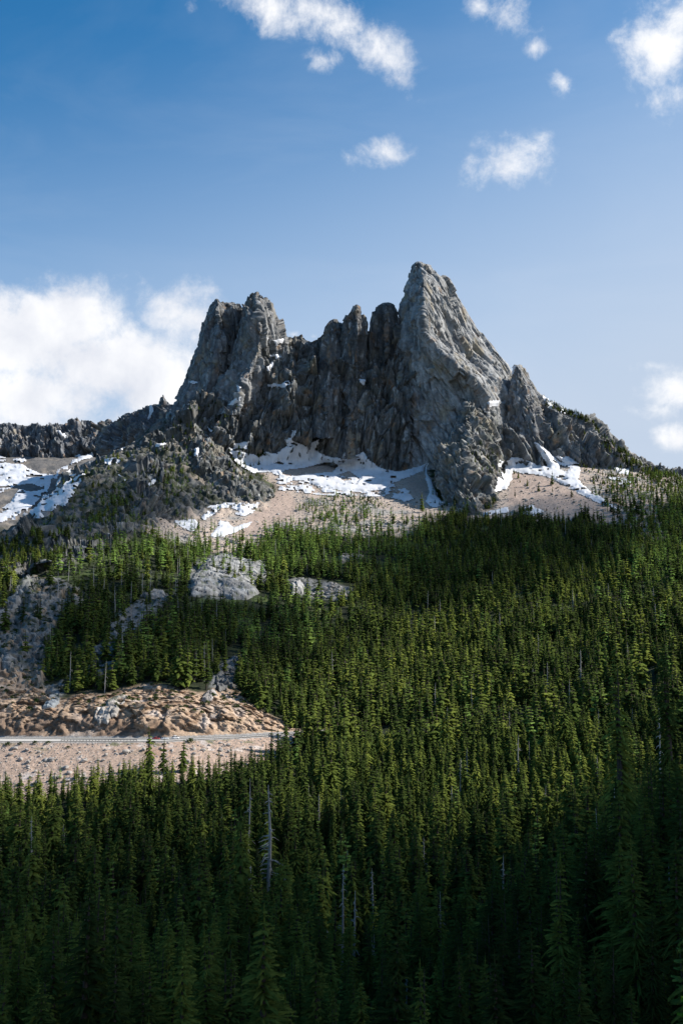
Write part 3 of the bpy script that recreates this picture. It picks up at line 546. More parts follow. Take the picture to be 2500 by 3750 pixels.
A('mountain', tower([(1171, 1211, 1236, 1222), (1178, 1203, 1241, 1220), (1196, 1194, 1246, 1215), (1213, 1186, 1250, 1212), (1260, 1174, 1255, 1210), (1400, 1150, 1255, 1200), (1600, 1130, 1250, 1190)],
    [(1171, 1800), (1600, 1700)], 34, 40, 10, ang=-5, seed=7, amps=(6, 5, 2.6, 1.1), warm=.1, base=(.148, .142, .135)))
A('mountain', tower([(1114, 1300, 1312, 1306), (1117, 1291, 1320, 1306), (1135, 1288, 1322, 1308), (1146, 1284, 1325, 1308), (1156, 1272, 1340, 1312), (1162, 1258, 1344, 1312), (1187, 1252, 1349, 1315), (1221, 1246, 1350, 1312), (1350, 1228, 1348, 1295), (1500, 1220, 1350, 1280), (1680, 1190, 1350, 1260)],
    [(1114, 1790), (1400, 1770), (1680, 1700)], 42, 40, 20, ang=-3, seed=8, amps=(7, 6, 2.8, 1.2), tan=.1, warm=.3, base=(.142, .134, .126)))  # base colour darkened to deepen the shade on this tower
A('mountain', tower([(1108, 1397, 1432, 1412), (1113, 1386, 1441, 1412), (1124, 1373, 1448, 1414), (1141, 1362, 1457, 1418), (1181, 1352, 1462, 1422), (1250, 1345, 1462, 1420), (1400, 1335, 1452, 1400), (1550, 1310, 1430, 1370), (1680, 1290, 1400, 1350)],
    [(1108, 1815), (1400, 1790), (1680, 1710)], 38, 40, 25, ang=-3, seed=9, amps=(6, 5, 2.4, 1.1), warm=.15, base=(.118, .112, .107)))  # shade of this tower partly put into its darker base colour
A('mountain', tower([(959, 1520, 1540, 1532), (963, 1513, 1562, 1536), (969, 1507, 1576, 1540), (992, 1499, 1597, 1545), (1008, 1494, 1612, 1548), (1013, 1492, 1638, 1548), (1020, 1489, 1645, 1549), (1050, 1479, 1664, 1550), (1091, 1462, 1684, 1550), (1114, 1459, 1694, 1551), (1168, 1456, 1727, 1548), (1206, 1453, 1757, 1548), (1229, 1450, 1784, 1552), (1283, 1441, 1824, 1590), (1328, 1426, 1862, 1650), (1397, 1411, 1895, 1735), (1474, 1386, 1925, 1790), (1573, 1354, 1940, 1800), (1657, 1324, 1940, 1790), (1790, 1290, 1940, 1760)],
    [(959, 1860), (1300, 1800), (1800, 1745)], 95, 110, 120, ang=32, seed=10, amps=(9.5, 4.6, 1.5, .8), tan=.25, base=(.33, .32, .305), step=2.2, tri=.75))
A('mountain', tower([(1334, 1882, 1905, 1894), (1338, 1876, 1914, 1896), (1346, 1872, 1925, 1900), (1397, 1863, 1950, 1915), (1436, 1858, 1975, 1930), (1480, 1850, 2012, 1950), (1550, 1842, 2030, 1960), (1700, 1830, 2050, 1950)],
    [(1334, 1800), (1700, 1720)], 40, 40, 30, ang=20, seed=11, amps=(6, 5, 2.4, 1.1), tan=.1, warm=.15, base=(.235, .228, .22)))
A('mountain', ridge([(1760, 1520), (1830, 1465), (1900, 1440), (1960, 1440), (2004, 1459), (2065, 1487), (2127, 1510), (2160, 1523), (2180, 1548), (2195, 1566), (2234, 1602), (2280, 1634), (2333, 1672), (2387, 1703), (2448, 1718), (2560, 1745), (2800, 1790), (3300, 1850)],
    [(1760, 1760), (1950, 1720), (2157, 1760), (2300, 1780), (2500, 1800), (2800, 1840), (3300, 1890)], [(1760, 1780), (2200, 1790), (3300, 1850)], [(1760, 1640), (1950, 1680), (2200, 1670), (2600, 1690), (3300, 1760)],
    ang=18, seed=12, amps=(18, 9, 3.4, 1.4), bulge=16, warm=.2, moss=.3, base=(.20, .195, .186), step=2.4))
A('mountain', tower([(1426, 1692, 1706, 1698), (1440, 1688, 1735, 1700), (1475, 1680, 1798, 1702), (1535, 1667, 1822, 1705), (1604, 1630, 1838, 1705), (1657, 1586, 1842, 1700), (1703, 1578, 1838, 1705), (1765, 1588, 1838, 1715), (1834, 1622, 1852, 1740), (1900, 1640, 1860, 1750)],
    [(1426, 1745), (1600, 1650), (1765, 1570), (1900, 1480)], 62, 160, 25, ang=28, seed=13, amps=(9, 8, 4.4, 1.9), moss=.55, base=(.225, .217, .20), tan=.2))
A('mountain', tower([(1590, 680, 700, 690), (1606, 668, 740, 700), (1640, 640, 830, 740), (1680, 612, 858, 770), (1725, 590, 885, 800), (1750, 576, 925, 830), (1765, 570, 960, 850), (1790, 566, 1000, 870), (1815, 566, 1012, 880), (1850, 570, 985, 870), (1880, 580, 950, 860), (1930, 590, 900, 840)],
    [(1590, 1640), (1765, 1545), (1930, 1430)], 45, 200, 20, ang=-15, seed=14, amps=(9, 7, 3.6, 1.5), moss=.45, base=(.155, .155, .146), warm=.1))

def shoulder():
    top = [(-120, 2060), (0, 1985), (86, 1928), (172, 1853), (218, 1790), (247, 1728), (316, 1700), (380, 1676), (430, 1648), (500, 1628), (560, 1622), (600, 1640)]
    foot = [(-120, 2190), (60, 2150), (200, 2100), (330, 2030), (430, 1985), (540, 1930), (620, 1900)]
    us = [q[0] for q in top]; ft = [float(np.interp(x, [q[0] for q in foot], [q[1] for q in foot])) for x in us]
    Dt = [(x, float(D_at(x, y + 12)[0]) + 12) for x, y in top]; Db = [(x, float(D_at(x, y)[0]) + (40 if x < 150 else 12)) for x, y in zip(us, ft)]
    A('mountain', ridge(top, foot, Dt, Db, over=(90, 140), ang=-38, seed=15, amps=(17, 10, 3.6, 1.2), bulge=16, moss=.3, warm=.1, base=(.135, .138, .136), step=2.4))
shoulder()
# ------------------------------------------------------------------ depth table of what is seen where
ZS = 4.0; ZW, ZH = int(2700 / ZS), int(2900 / ZS)
def build_zbuf():
    P = np.concatenate(all_pts); u, v, D = UV(P); k = (u > -100) & (u < 2600) & (v > 900) & (v < 3800)
    u, v, D = u[k], v[k], D[k]; Z = np.full((ZH, ZW), 1e9)
    for du, dv in ((0, 0), (2, 2), (-2, 2), (2, -2), (-2, -2)):
        i = ((v - 900 + dv) / ZS).astype(int).clip(0, ZH - 1); j = ((u + 100 + du) / ZS).astype(int).clip(0, ZW - 1)
        np.minimum.at(Z, (i, j), D)
    return Z
ZB = build_zbuf()
def zlook(u, v):
    i = ((np.asarray(v) - 900) / ZS).astype(int).clip(0, ZH - 1); j = ((np.asarray(u) + 100) / ZS).astype(int).clip(0, ZW - 1); return ZB[i, j]

# ------------------------------------------------------------------ snow
def snow(poly, label, group='snow patches left on the mountain', thick=1.4, holes=(), patch=0., step=3.0, freq=14., buried=0., it=3, jump=16.):
    pl = np.array(poly, float); u0, v0 = pl.min(0) - 8; u1, v1 = pl.max(0) + 8
    us = np.arange(u0, u1, step); vs = np.arange(v0, v1, step); U, V = np.meshgrid(us, vs)
    D = zlook(U, V)
    ok = D < 1e8
    if not ok.any(): return
    Dn = np.where(ok, D, np.median(D[ok]))
    # smooth the seat of the snow, without crossing depth edges
    for _ in range(it):
        acc = Dn * 2; wt = np.full(Dn.shape, 2.0)
        for ax, sh in ((0, 1), (0, -1), (1, 1), (1, -1)):
            r = np.roll(Dn, sh, ax); w = (np.abs(r - Dn) < jump) * 1.0; acc = acc + r * w; wt = wt + w
        Dn = acc / wt
    base = Wv(U, V, Dn)
    sd_ = sdist(poly, U + 7 * fbm(base / freq, 3), V + 6 * fbm(base / freq + 30, 3))
    for h in holes: sd_ = np.minimum(sd_, -sdist(h, U + 6 * fbm(base / 12, 2), V))
    sd_ = np.minimum(sd_, (fbm(base * np.array([.5, .8, 1.3]) / 12 + 15, 4) + .30) * 45)
    if jump > 50: sd_ = np.minimum(sd_, (fbm(base * np.array([.5, .6, 1.0]) / 34 + 5, 4) + .2) * 60)
    if patch: sd_ = np.minimum(sd_, (fbm(base * np.array([.55, 1, 1.2]) / 9 + 5, 4) + .12 - patch * .45) * 30)
    off = thick * (sstep(-1, 7, sd_) - .25) - buried
    p = base + off[..., None] * np.array([0, -.75, .66]) + (fbm(base / 35, 2) * .8 * sstep(2, 20, sd_))[..., None] * np.array([0, -.5, .8])
    keep = ok & (sd_ > -3.0)
    g = np.zeros(D.shape, bool)
    for ax, sh in ((0, 1), (0, -1), (1, 1), (1, -1)): g |= np.abs(np.roll(Dn, sh, ax) - Dn) > 30
    keep &= ~g
    n, m = U.shape; idx = np.arange(n * m).reshape(n, m)
    q = keep[:-1, :-1] & keep[1:, :-1] & keep[:-1, 1:] & keep[1:, 1:]
    Q = np.stack([idx[:-1, :-1][q], idx[1:, :-1][q], idx[1:, 1:][q], idx[:-1, 1:][q]], -1)
    if len(Q) < 2: return
    if patch:
        used = np.unique(Q); mp = np.zeros(n * m, int); mp[used] = np.arange(len(used)); return link('old_snow', mesh_from('old_snow', p.reshape(-1, 3)[used], mp[Q], M_snow, smooth=True), kind='stuff')
    lab = np.arange(n * m)
    while True:
        mn = lab[Q].min(1); new = lab.copy(); np.minimum.at(new, Q.ravel(), np.repeat(mn, 4)); new = new[new]
        if (new == lab).all(): break
        lab = new
    comp = lab[Q[:, 0]]; ids, cnt = np.unique(comp, return_counts=True); o = np.argsort(-cnt)
    for r_, k_ in enumerate(o):
        if r_ and cnt[k_] < 14: break
        Qc = Q[comp == ids[k_]]; used = np.unique(Qc); mp = np.zeros(n * m, int); mp[used] = np.arange(len(used))
        link('snow_patch', mesh_from('snow_patch', p.reshape(-1, 3)[used], mp[Qc], M_snow, smooth=True), label=label if r_ == 0 else 'detached scrap beside the ' + ' '.join(label.split()[:9]), cat='snow patch', group=group)
snow([(840, 1640), (858, 1649), (904, 1658), (956, 1675), (973, 1655), (1013, 1661), (1053, 1629), (1042, 1609), (1066, 1600), (1071, 1577), (1081, 1577), (1078, 1618), (1119, 1635), (1140, 1623), (1168, 1609), (1154, 1646), (1191, 1669), (1249, 1681), (1295, 1675), (1329, 1652), (1352, 1686), (1386, 1712), (1450, 1727), (1530, 1712), (1562, 1696), (1550, 1722), (1500, 1742), (1440, 1765), (1420, 1790), (1330, 1800), (1250, 1795), (1170, 1782), (1120, 1760), (1060, 1755), (1015, 1735), (985, 1725), (930, 1730), (880, 1705), (850, 1672)],
     'largest snowfield spread along the foot of the central cliffs', thick=3.0, it=16, jump=45., holes=[[(1042, 1718), (1120, 1710), (1190, 1690), (1222, 1690), (1243, 1705), (1215, 1728), (1110, 1738), (1060, 1748), (1030, 1735)], [(1230, 1738), (1280, 1722), (1320, 1752), (1300, 1772), (1262, 1765)]])
snow([(1010, 1735), (1100, 1745), (1250, 1740), (1420, 1770), (1500, 1790), (1480, 1830), (1400, 1815), (1290, 1818), (1200, 1812), (1100, 1800), (1020, 1790)], 'broken band of old snow just below the largest snowfield, full of stones', thick=1.6, patch=.22)
snow([(832, 1620), (870, 1622), (912, 1616), (905, 1640), (860, 1640), (845, 1650)], 'small snow strip above the trees at the upper rim of the dark bastion')
snow([(735, 1893), (764, 1855), (815, 1842), (952, 1839), (930, 1874), (885, 1890), (863, 1880), (885, 1874), (847, 1858), (808, 1857), (783, 1880), (751, 1903)], 'crescent of snow directly beneath the dark bastion', thick=1.8)
snow([(805, 1909), (834, 1912), (853, 1931), (926, 1909), (905, 1930), (815, 1965), (770, 1963), (796, 1931)], 'pointed snow patch on pink scree below the snow crescent', thick=1.6)
snow([(640, 1906), (717, 1903), (732, 1925), (700, 1945), (665, 1925)], 'flat snow patch left of the pointed one, beside pale rubble', thick=1.5)
snow([(1555, 1727), (1570, 1694), (1558, 1731), (1585, 1766), (1595, 1798), (1612, 1836), (1640, 1845), (1580, 1856), (1558, 1834), (1572, 1804), (1562, 1760)], 'steep snow tongue in the gap between the big peak and its front buttress', thick=2.5)
snow([(1462, 1812), (1494, 1802), (1513, 1826), (1478, 1838)], 'small snow patch in rubble left of the steep snow tongue')
snow([(1825, 1686), (1857, 1689), (1873, 1673), (1915, 1680), (1975, 1705), (2010, 1712), (1995, 1685), (1969, 1651), (1953, 1616), (1975, 1630), (2010, 1657), (2048, 1692), (2122, 1712), (2118, 1740), (2115, 1756), (2157, 1798), (2208, 1823), (2262, 1863), (2233, 1854), (2176, 1833), (2106, 1798), (2074, 1779), (2017, 1747), (1946, 1731), (1915, 1731), (1876, 1721), (1873, 1750), (1851, 1791), (1812, 1798), (1819, 1766), (1832, 1734), (1818, 1710)], 'long forked snowfield right of the front buttress reaching down the scree', thick=2.4, it=8, jump=30., holes=[[(2050, 1700), (2090, 1712), (2070, 1728), (2045, 1718)]])
snow([(2036, 1673), (2074, 1673), (2119, 1696), (2074, 1702)], 'narrow snow wedge under the stained wall of the right ridge')
snow([(1771, 1876), (1857, 1858), (1863, 1874), (1800, 1884), (1772, 1886)], 'flat snow sliver at the very foot of the front buttress')
snow([(1915, 1863), (1946, 1849), (1991, 1874), (1946, 1889), (1905, 1880)], 'small snow patch at the lower end of the right scree slope')
snow([(2220, 1743), (2303, 1753), (2312, 1781), (2252, 1768)], 'thin snow streak among small trees on the right shoulder', patch=.15)
snow([(2250, 1712), (2303, 1719), (2302, 1734), (2262, 1732)], 'upper snow streak below the rusty part of the right ridge')
snow([(1985, 1449), (2019, 1463), (2070, 1486), (2126, 1506), (2122, 1520), (2065, 1510), (2040, 1512), (2005, 1490)], 'snow cornice along the crest of the right ridge', thick=2.6)
snow([(1780, 1470), (1828, 1468), (1822, 1484), (1790, 1487)], 'small ledge of snow behind the top of the front buttress', thick=2)
snow([(1884, 1340), (1880, 1360), (1866, 1392), (1860, 1390), (1870, 1362), (1878, 1342)], 'snow gully beside the little tower on the right ridge', thick=2)
snow([(974, 1234), (1007, 1247), (1041, 1237), (1035, 1252), (1019, 1266), (988, 1258)], 'snow saddle at the right foot of the twin spire', thick=3)
snow([(996, 1322), (1002, 1336), (984, 1358), (970, 1353), (985, 1340)], 'small hanging snow spot below the snow saddle', thick=2)
snow([(974, 1408), (1002, 1403), (1030, 1407), (1056, 1390), (1061, 1402), (1036, 1416), (1002, 1419)], 'smile-shaped snow ledge on the dark central face', thick=2)
snow([(833, 1482), (858, 1461), (895, 1443), (882, 1467), (848, 1484)], 'slanting snow ledge in the rubble below the twin spire', thick=2)
snow([(868, 1412), (882, 1418), (880, 1433), (870, 1428)], 'tiny snow spot above the slanting ledge', thick=2)
snow([(693, 1397), (712, 1395), (725, 1401), (709, 1405)], 'tiny snow cap on the left shoulder of the twin spire', thick=2)
snow([(1313, 1386), (1337, 1390), (1330, 1410)], 'lone snow spot below the central towers', thick=3)
snow([(990, 1300), (1018, 1298), (1030, 1306), (1010, 1312)], 'snow fleck right under the saddle on dark rock', thick=2)
snow([(713, 1642), (727, 1638), (724, 1670), (714, 1666)], 'small upright snow fleck on the left rubble slope', thick=2)
snow([(762, 1564), (780, 1577), (770, 1580)], 'tiny snow fleck high on the left rubble slope', thick=2)
snow([(344, 1690), (373, 1677), (432, 1674), (440, 1690), (425, 1700), (413, 1708), (390, 1694)], 'snow rim on the rounded left ridge crest', thick=2.5)
snow([(428, 1644), (452, 1638), (474, 1643), (445, 1658)], 'snow fleck behind the rounded left ridge crest', thick=2.5)
snow([(565, 1628), (600, 1619), (606, 1626), (575, 1636)], 'snow fleck on the slope under the left skyline', thick=2.5)
snow([(432, 1735), (452, 1745), (464, 1762), (448, 1760)], 'snow fleck in the gully left of the bastion', thick=2.5)
snow([(540, 1765), (572, 1750), (566, 1768), (548, 1776)], 'snow fleck among dark trees on the left slope', thick=2.5)
snow([(-90, 1660), (0, 1668), (34, 1679), (92, 1679), (115, 1700), (207, 1725), (258, 1696), (287, 1662), (310, 1667), (327, 1647), (352, 1640), (345, 1670), (300, 1760), (240, 1850), (160, 1890), (60, 1900), (-90, 1930)], 'wide snow basin below the far left ridge', thick=3, it=14, jump=60., holes=[[(80, 1692), (130, 1702), (215, 1718), (205, 1738), (150, 1735), (100, 1712)], [(190, 1750), (215, 1752), (200, 1795), (180, 1790)], [(-100, 1805), (10, 1800), (60, 1775), (110, 1768), (180, 1790), (140, 1795), (70, 1792), (40, 1840), (0, 1865), (-100, 1880)]])
snow([(50, 1930), (90, 1925), (70, 1945), (40, 1950)], 'isolated snow patch low in the far left basin', thick=4)
snow([(545, 1480), (566, 1482), (560, 1502), (545, 1535), (540, 1530), (550, 1505)], 'thin snow gully on the far second ridge', thick=4)
snow([(205, 1575), (222, 1572), (245, 1598), (235, 1602)], 'snow streak on the far left ridge wall', thick=4)
# ------------------------------------------------------------------ rounded outcrops
def outcrop(poly, label, hpx=40., height=10., ang=30., base=(.30, .30, .295), seed=0, step=2.2, Dfix=None, warm=0., amps=(2.2, 1.6, .9, .35)):
    pl = np.array(poly, float); u0, v0 = pl.min(0) - 6; u1, v1 = pl.max(0) + 6
    us = np.arange(u0, u1, step); vs = np.arange(v0, v1, step); U, V = np.meshgrid(us, vs)
    colD = np.stack([D_at(np.full(12, uu), np.linspace(v0, v1, 12)) for uu in np.linspace(u0, u1, 12)], 1)
    fi = np.interp(V, np.linspace(v0, v1, 12), np.arange(12)); fj = np.interp(U, np.linspace(u0, u1, 12), np.arange(12))
    i0 = fi.astype(int).clip(0, 10); j0 = fj.astype(int).clip(0, 10); fi -= i0; fj -= j0
    D = (colD[i0, j0] * (1 - fi) + colD[i0 + 1, j0] * fi) * (1 - fj) + (colD[i0, j0 + 1] * (1 - fi) + colD[i0 + 1, j0 + 1] * fi) * fj
    b = Wv(U, V, D); s = sdist(poly, U + 5 * fbm(b / 12, 2), V + 4 * fbm(b / 12 + 9, 2))
    f = np.clip(s / hpx, -1, 1); up = height * np.where(f > 0, np.sqrt(np.clip(1 - (1 - f) ** 2, 0, 1)), f * 3)
    q = strat(b, ang, .3); up = up + sstep(-2, 8, s) * (fbm(q / 16 + seed, 3) * amps[0] * 2 + facet(q / 9, seed, .8) * amps[0] * .5 + facet(q / 3.6 + 4, seed + 2, .8) * amps[1] * .4 - np.clip(1 - 8 * np.abs(gnoise(q / 11 + seed)), 0, 1) * amps[1] * 1.3 + fbm(b / 2.4 + seed, 2) * amps[3])
    p = b + up[..., None] * np.array([0, -.72, .69]); keep = s > -4
    n, m = U.shape; idx = np.arange(n * m).reshape(n, m); qk = keep[:-1, :-1] & keep[1:, :-1] & keep[:-1, 1:] & keep[1:, 1:]
    Q = np.stack([idx[:-1, :-1][qk], idx[1:, :-1][qk], idx[1:, 1:][qk], idx[:-1, 1:][qk]], -1)
    used = np.unique(Q); mp = np.zeros(n * m, int); mp[used] = np.arange(len(used)); P = p.reshape(-1, 3)[used]
    c = np.zeros(P.shape) + np.array(base); c = c * (1 + .45 * fbm(strat(P, ang, .25) / 5 + seed, 3)[:, None] + .3 * fbm(P / 14 + seed, 3)[:, None])
    c = lerpc(c, (.09, .085, .08), sstep(.22, .45, ridged(q.reshape(-1, 3)[used] / 16 + seed + 8, 2) - .2) * .5); c = lerpc(c, (.42, .28, .17), sstep(.1, .4, fbm(P / 12 + 77, 3)) * warm)
    c = lerpc(c, (.06, .075, .03), sstep(.2, .35, fbm(P / 10 + 37, 3)) * .7)
    return link('rock_outcrop', mesh_from('rock_outcrop', P, mp[Q], M_rock, np.clip(c, .02, .7)), label=label, cat='rock outcrop', group='pale rock outcrops in the forest')
outcrop([(697, 2118), (725, 2090), (745, 2060), (790, 2035), (830, 2033), (880, 2045), (930, 2055), (985, 2080), (960, 2110), (925, 2140), (950, 2170), (900, 2200), (850, 2195), (800, 2180), (760, 2190), (700, 2180)], 'big rounded pale grey slab in the forest below the scree', 60, 10, 40, (.29, .29, .285), seed=1, amps=(1.6, 1.0, .6, .25))
outcrop([(1060, 2150), (1075, 2130), (1100, 2130), (1112, 2150), (1108, 2175), (1065, 2180)], 'pale upright block between the grey slab and the heap of boulders', 20, 8, 10, (.36, .355, .345), seed=2)
outcrop([(1240, 2030), (1280, 2025), (1330, 2035), (1320, 2055), (1245, 2060)], 'small pale ledge among trees below the central scree', 14, 4, 60, (.33, .31, .28), seed=3)
outcrop([(-60, 2270), (30, 2200), (80, 2150), (115, 2118), (105, 2160), (85, 2200), (50, 2250), (0, 2275), (-60, 2330)], 'long slanting grey slab at the upper left edge above the road', 20, 5, -42, (.23, .235, .235), seed=4)
outcrop([(105, 2195), (150, 2172), (200, 2180), (230, 2200), (185, 2235), (150, 2300), (165, 2360), (150, 2400), (100, 2420), (60, 2480), (0, 2440), (30, 2370), (75, 2310), (90, 2240)], 'broad broken cliff slab with rusty patches on the left', 40, 7, -25, (.22, .22, .213), seed=5, warm=.7, amps=(4, 2.6, 1.2, .4))
outcrop([(510, 2180), (540, 2160), (600, 2165), (610, 2190), (560, 2195)], 'low flat ledge on the slope left of the big grey slab', 14, 4, 70, (.30, .29, .275), seed=6)
outcrop([(400, 2280), (445, 2235), (490, 2215), (485, 2250), (450, 2280), (420, 2320), (395, 2330)], 'slanting grey ledge halfway down the dark left forest', 14, 4, -40, (.18, .18, .178), seed=7)
outcrop([(318, 2440), (340, 2390), (375, 2375), (365, 2410), (350, 2460), (330, 2500)], 'narrow grey rib above the orange road cut', 12, 4, -20, (.18, .18, .18), seed=8)
outcrop([(785, 2480), (800, 2445), (835, 2430), (870, 2410), (865, 2460), (850, 2510), (800, 2525)], 'grey rock face in the gap above the right end of the road cut', 20, 4, 10, (.19, .19, .185), seed=9)
outcrop([(155, 2590), (185, 2550), (215, 2532), (228, 2545), (215, 2570), (190, 2590)], 'slanted blue-grey slab at the top of the orange road cut', 9, 2.2, -50, (.30, .32, .33), seed=10)
outcrop([(345, 2625), (352, 2590), (385, 2588), (396, 2562), (452, 2540), (470, 2550), (440, 2585), (425, 2618), (404, 2622), (396, 2648), (372, 2640), (366, 2652)], 'bright whitish rock face in the middle of the orange road cut', 9, .9, 25, (.44, .40, .36), seed=11, amps=(2, 1.5, .8, .3))
outcrop([(740, 2560), (760, 2530), (785, 2525), (795, 2545), (770, 2565)], 'pale pointed block on top of the orange road cut', 10, 1.6, 25, (.40, .37, .35), seed=12)
# ------------------------------------------------------------------ boulders
def boulder_mesh(k):
    bm = bmesh.new(); bmesh.ops.create_icosphere(bm, subdivisions=2 if k < 3 else 1, radius=1); V = np.array([v.co[:] for v in bm.verts])
    n = V * (1 + .28 * fbm(V * 1.1 + k * 9, 2)[:, None] + .12 * gnoise(V * 2.6 + k)[:, None]) * np.array([1.15, .95, .75])
    a = rng.normal(size=(5, 3)); a /= np.linalg.norm(a, axis=1, keepdims=True)
    for q in a:
        d = n @ q - .62; n = n - np.clip(d, 0, None)[:, None] * q * .85
    for v, c in zip(bm.verts, n): v.co = c
    me = bpy.data.meshes.new('boulder'); bm.to_mesh(me); bm.free(); me.materials.append(M_boulder); return me
B_mesh = [boulder_mesh(k) for k in range(5)]
def place_boulders(poly, n, smin, smax, label, group):
    pl = np.array(poly); k = 0; t = 0
    while k < n and t < n * 40:
        t += 1; u = rnd.uniform(pl[:, 0].min(), pl[:, 0].max()); v = rnd.uniform(pl[:, 1].min(), pl[:, 1].max())
        if not inside(poly, u, v): continue
        D = float(D_at(u, v)[0]); p = terr(np.array([u]), np.array([D]))[0][0]; s = smin + (smax - smin) * rnd.random() ** 2.5
        if abs(D - float(ROAD(u))) < float(RHW(u)) + 5 and u < 1120: continue
        o = link('boulder', B_mesh[rnd.randrange(5)], label=('largest kind of ' if s > smin + (smax - smin) * .6 else 'middle-sized ' if s > smin + (smax - smin) * .22 else 'small ') + label, cat='boulder', group=group, loc=(p[0], p[1], p[2] + s * .25))
        o.scale = (s * rnd.uniform(.8, 1.3), s * rnd.uniform(.8, 1.2), s * rnd.uniform(.7, 1.1)); o.rotation_euler = (rnd.uniform(-.3, .3), rnd.uniform(-.3, .3), rnd.uniform(0, 6.3)); k += 1
place_boulders([(1140, 2190), (1160, 2160), (1210, 2140), (1250, 2150), (1272, 2180), (1270, 2205), (1200, 2205)], 60, 1.6, 4.2, 'angular pale boulder in the heap in the middle of the forest', 'boulder heap in the forest')
place_boulders([(20, 2725), (500, 2735), (900, 2720), (800, 2790), (400, 2840), (60, 2900)], 70, .7, 2.4, 'pale boulder lying on the scree below the road', 'boulders on the scree below the road')
place_boulders([(640, 1950), (900, 1960), (1000, 1900), (1400, 1900), (1540, 1900), (1480, 1960), (1200, 1950), (1000, 1960), (900, 2030), (760, 2030)], 70, 1.4, 4.2, 'boulder on the pale rubble just above the tree line', 'boulders along the tree line')
place_boulders([(1900, 1760), (2050, 1800), (2250, 1880), (2300, 1920), (2100, 1890), (1920, 1850)], 40, 1.2, 3.4, 'boulder on the right scree slope', 'boulders on the right scree slope')
place_boulders([(1330, 1780), (1480, 1770), (1560, 1850), (1500, 1880), (1350, 1860)], 30, 1.6, 4.5, 'large grey boulder below the big peak', 'boulders below the big peak')

def instancer(name, pts, rot, scl, var, sources, label=None):
    """one object of uncountable stuff: points carrying instances of the given models"""
    me = bpy.data.meshes.new(name); n = len(pts); me.vertices.add(n); me.vertices.foreach_set('co', np.asarray(pts, np.float32).ravel())
    a = me.attributes.new('rot', 'FLOAT_VECTOR', 'POINT'); a.data.foreach_set('vector', np.asarray(rot, np.float32).ravel())
    a = me.attributes.new('scl', 'FLOAT_VECTOR', 'POINT'); a.data.foreach_set('vector', np.asarray(scl, np.float32).ravel())
    a = me.attributes.new('var', 'INT', 'POINT'); a.data.foreach_set('value', np.asarray(var, np.int32))
    o = link(name, me, kind='stuff'); ng = bpy.data.node_groups.new(name, 'GeometryNodeTree')
    ng.interface.new_socket('Geometry', in_out='INPUT', socket_type='NodeSocketGeometry'); ng.interface.new_socket('Geometry', in_out='OUTPUT', socket_type='NodeSocketGeometry')
    N, L = ng.nodes, ng.links; gi = N.new('NodeGroupInput'); go = N.new('NodeGroupOutput'); iop = N.new('GeometryNodeInstanceOnPoints'); jn = N.new('GeometryNodeJoinGeometry')
    outs = []
    for src in sources:
        if len(src) == 1:
            oi = N.new('GeometryNodeObjectInfo'); oi.inputs['Object'].default_value = src[0]; oi.transform_space = 'ORIGINAL'; g = oi.outputs['Geometry']
        else:
            j = N.new('GeometryNodeJoinGeometry')
            for s in src:
                oi = N.new('GeometryNodeObjectInfo'); oi.inputs['Object'].default_value = s; oi.transform_space = 'ORIGINAL'; L.new(oi.outputs['Geometry'], j.inputs[0])
            g = j.outputs[0]
        ti = N.new('GeometryNodeGeometryToInstance'); L.new(g, ti.inputs[0]); outs.append(ti.outputs[0])
    for q in reversed(outs): L.new(q, jn.inputs[0])
    def attr(nm, t):
        x = N.new('GeometryNodeInputNamedAttribute'); x.data_type = t; x.inputs['Name'].default_value = nm; return x.outputs['Attribute']
    L.new(gi.outputs[0], iop.inputs['Points']); L.new(jn.outputs[0], iop.inputs['Instance']); iop.inputs['Pick Instance'].default_value = True
    L.new(attr('var', 'INT'), iop.inputs['Instance Index'])
    er = N.new('FunctionNodeEulerToRotation'); L.new(attr('rot', 'FLOAT_VECTOR'), er.inputs[0]); L.new(er.outputs[0], iop.inputs['Rotation']); L.new(attr('scl', 'FLOAT_VECTOR'), iop.inputs['Scale'])
    L.new(iop.outputs[0], go.inputs[0]); md = o.modifiers.new('scatter', 'NODES'); md.node_group = ng
    me.materials.append(sources[0][0].data.materials[0])
    return o
def scatter_stones():
    n = 60000; u = rng.uniform(-60, 2560, n); D = np.concatenate([rng.uniform(560, 700, n // 3), rng.uniform(1150, 1780, n - n // 3)])
    p, c, v, z = terr(u, D); w = np.maximum(z['scr'], z['tal']) * (~z['road']) ; w = np.maximum(w, z['gry'] * .25)
    for ring in Z_tanpile: w = w * np.where(inside(ring, u, v), .25, 1)
    k = rng.random(n) < w * .8; p = p[k]; D = D[k]; m = len(p)
    s = np.exp(rng.normal(-.35, .55, m)) * np.where(D > 1000, 1.05, .42); s = s.clip(.2, 3)
    scl = s[:, None] * rng.uniform(.7, 1.3, (m, 3)); rot = np.stack([rng.uniform(-.4, .4, m), rng.uniform(-.4, .4, m), rng.uniform(0, 6.3, m)], -1)
    src = [[o] for o in [x for x in COL.objects if x.name.startswith('boulder')][:6]]
    instancer('scree_stones', p, rot, scl, rng.integers(0, len(src), m), src)
scatter_stones()

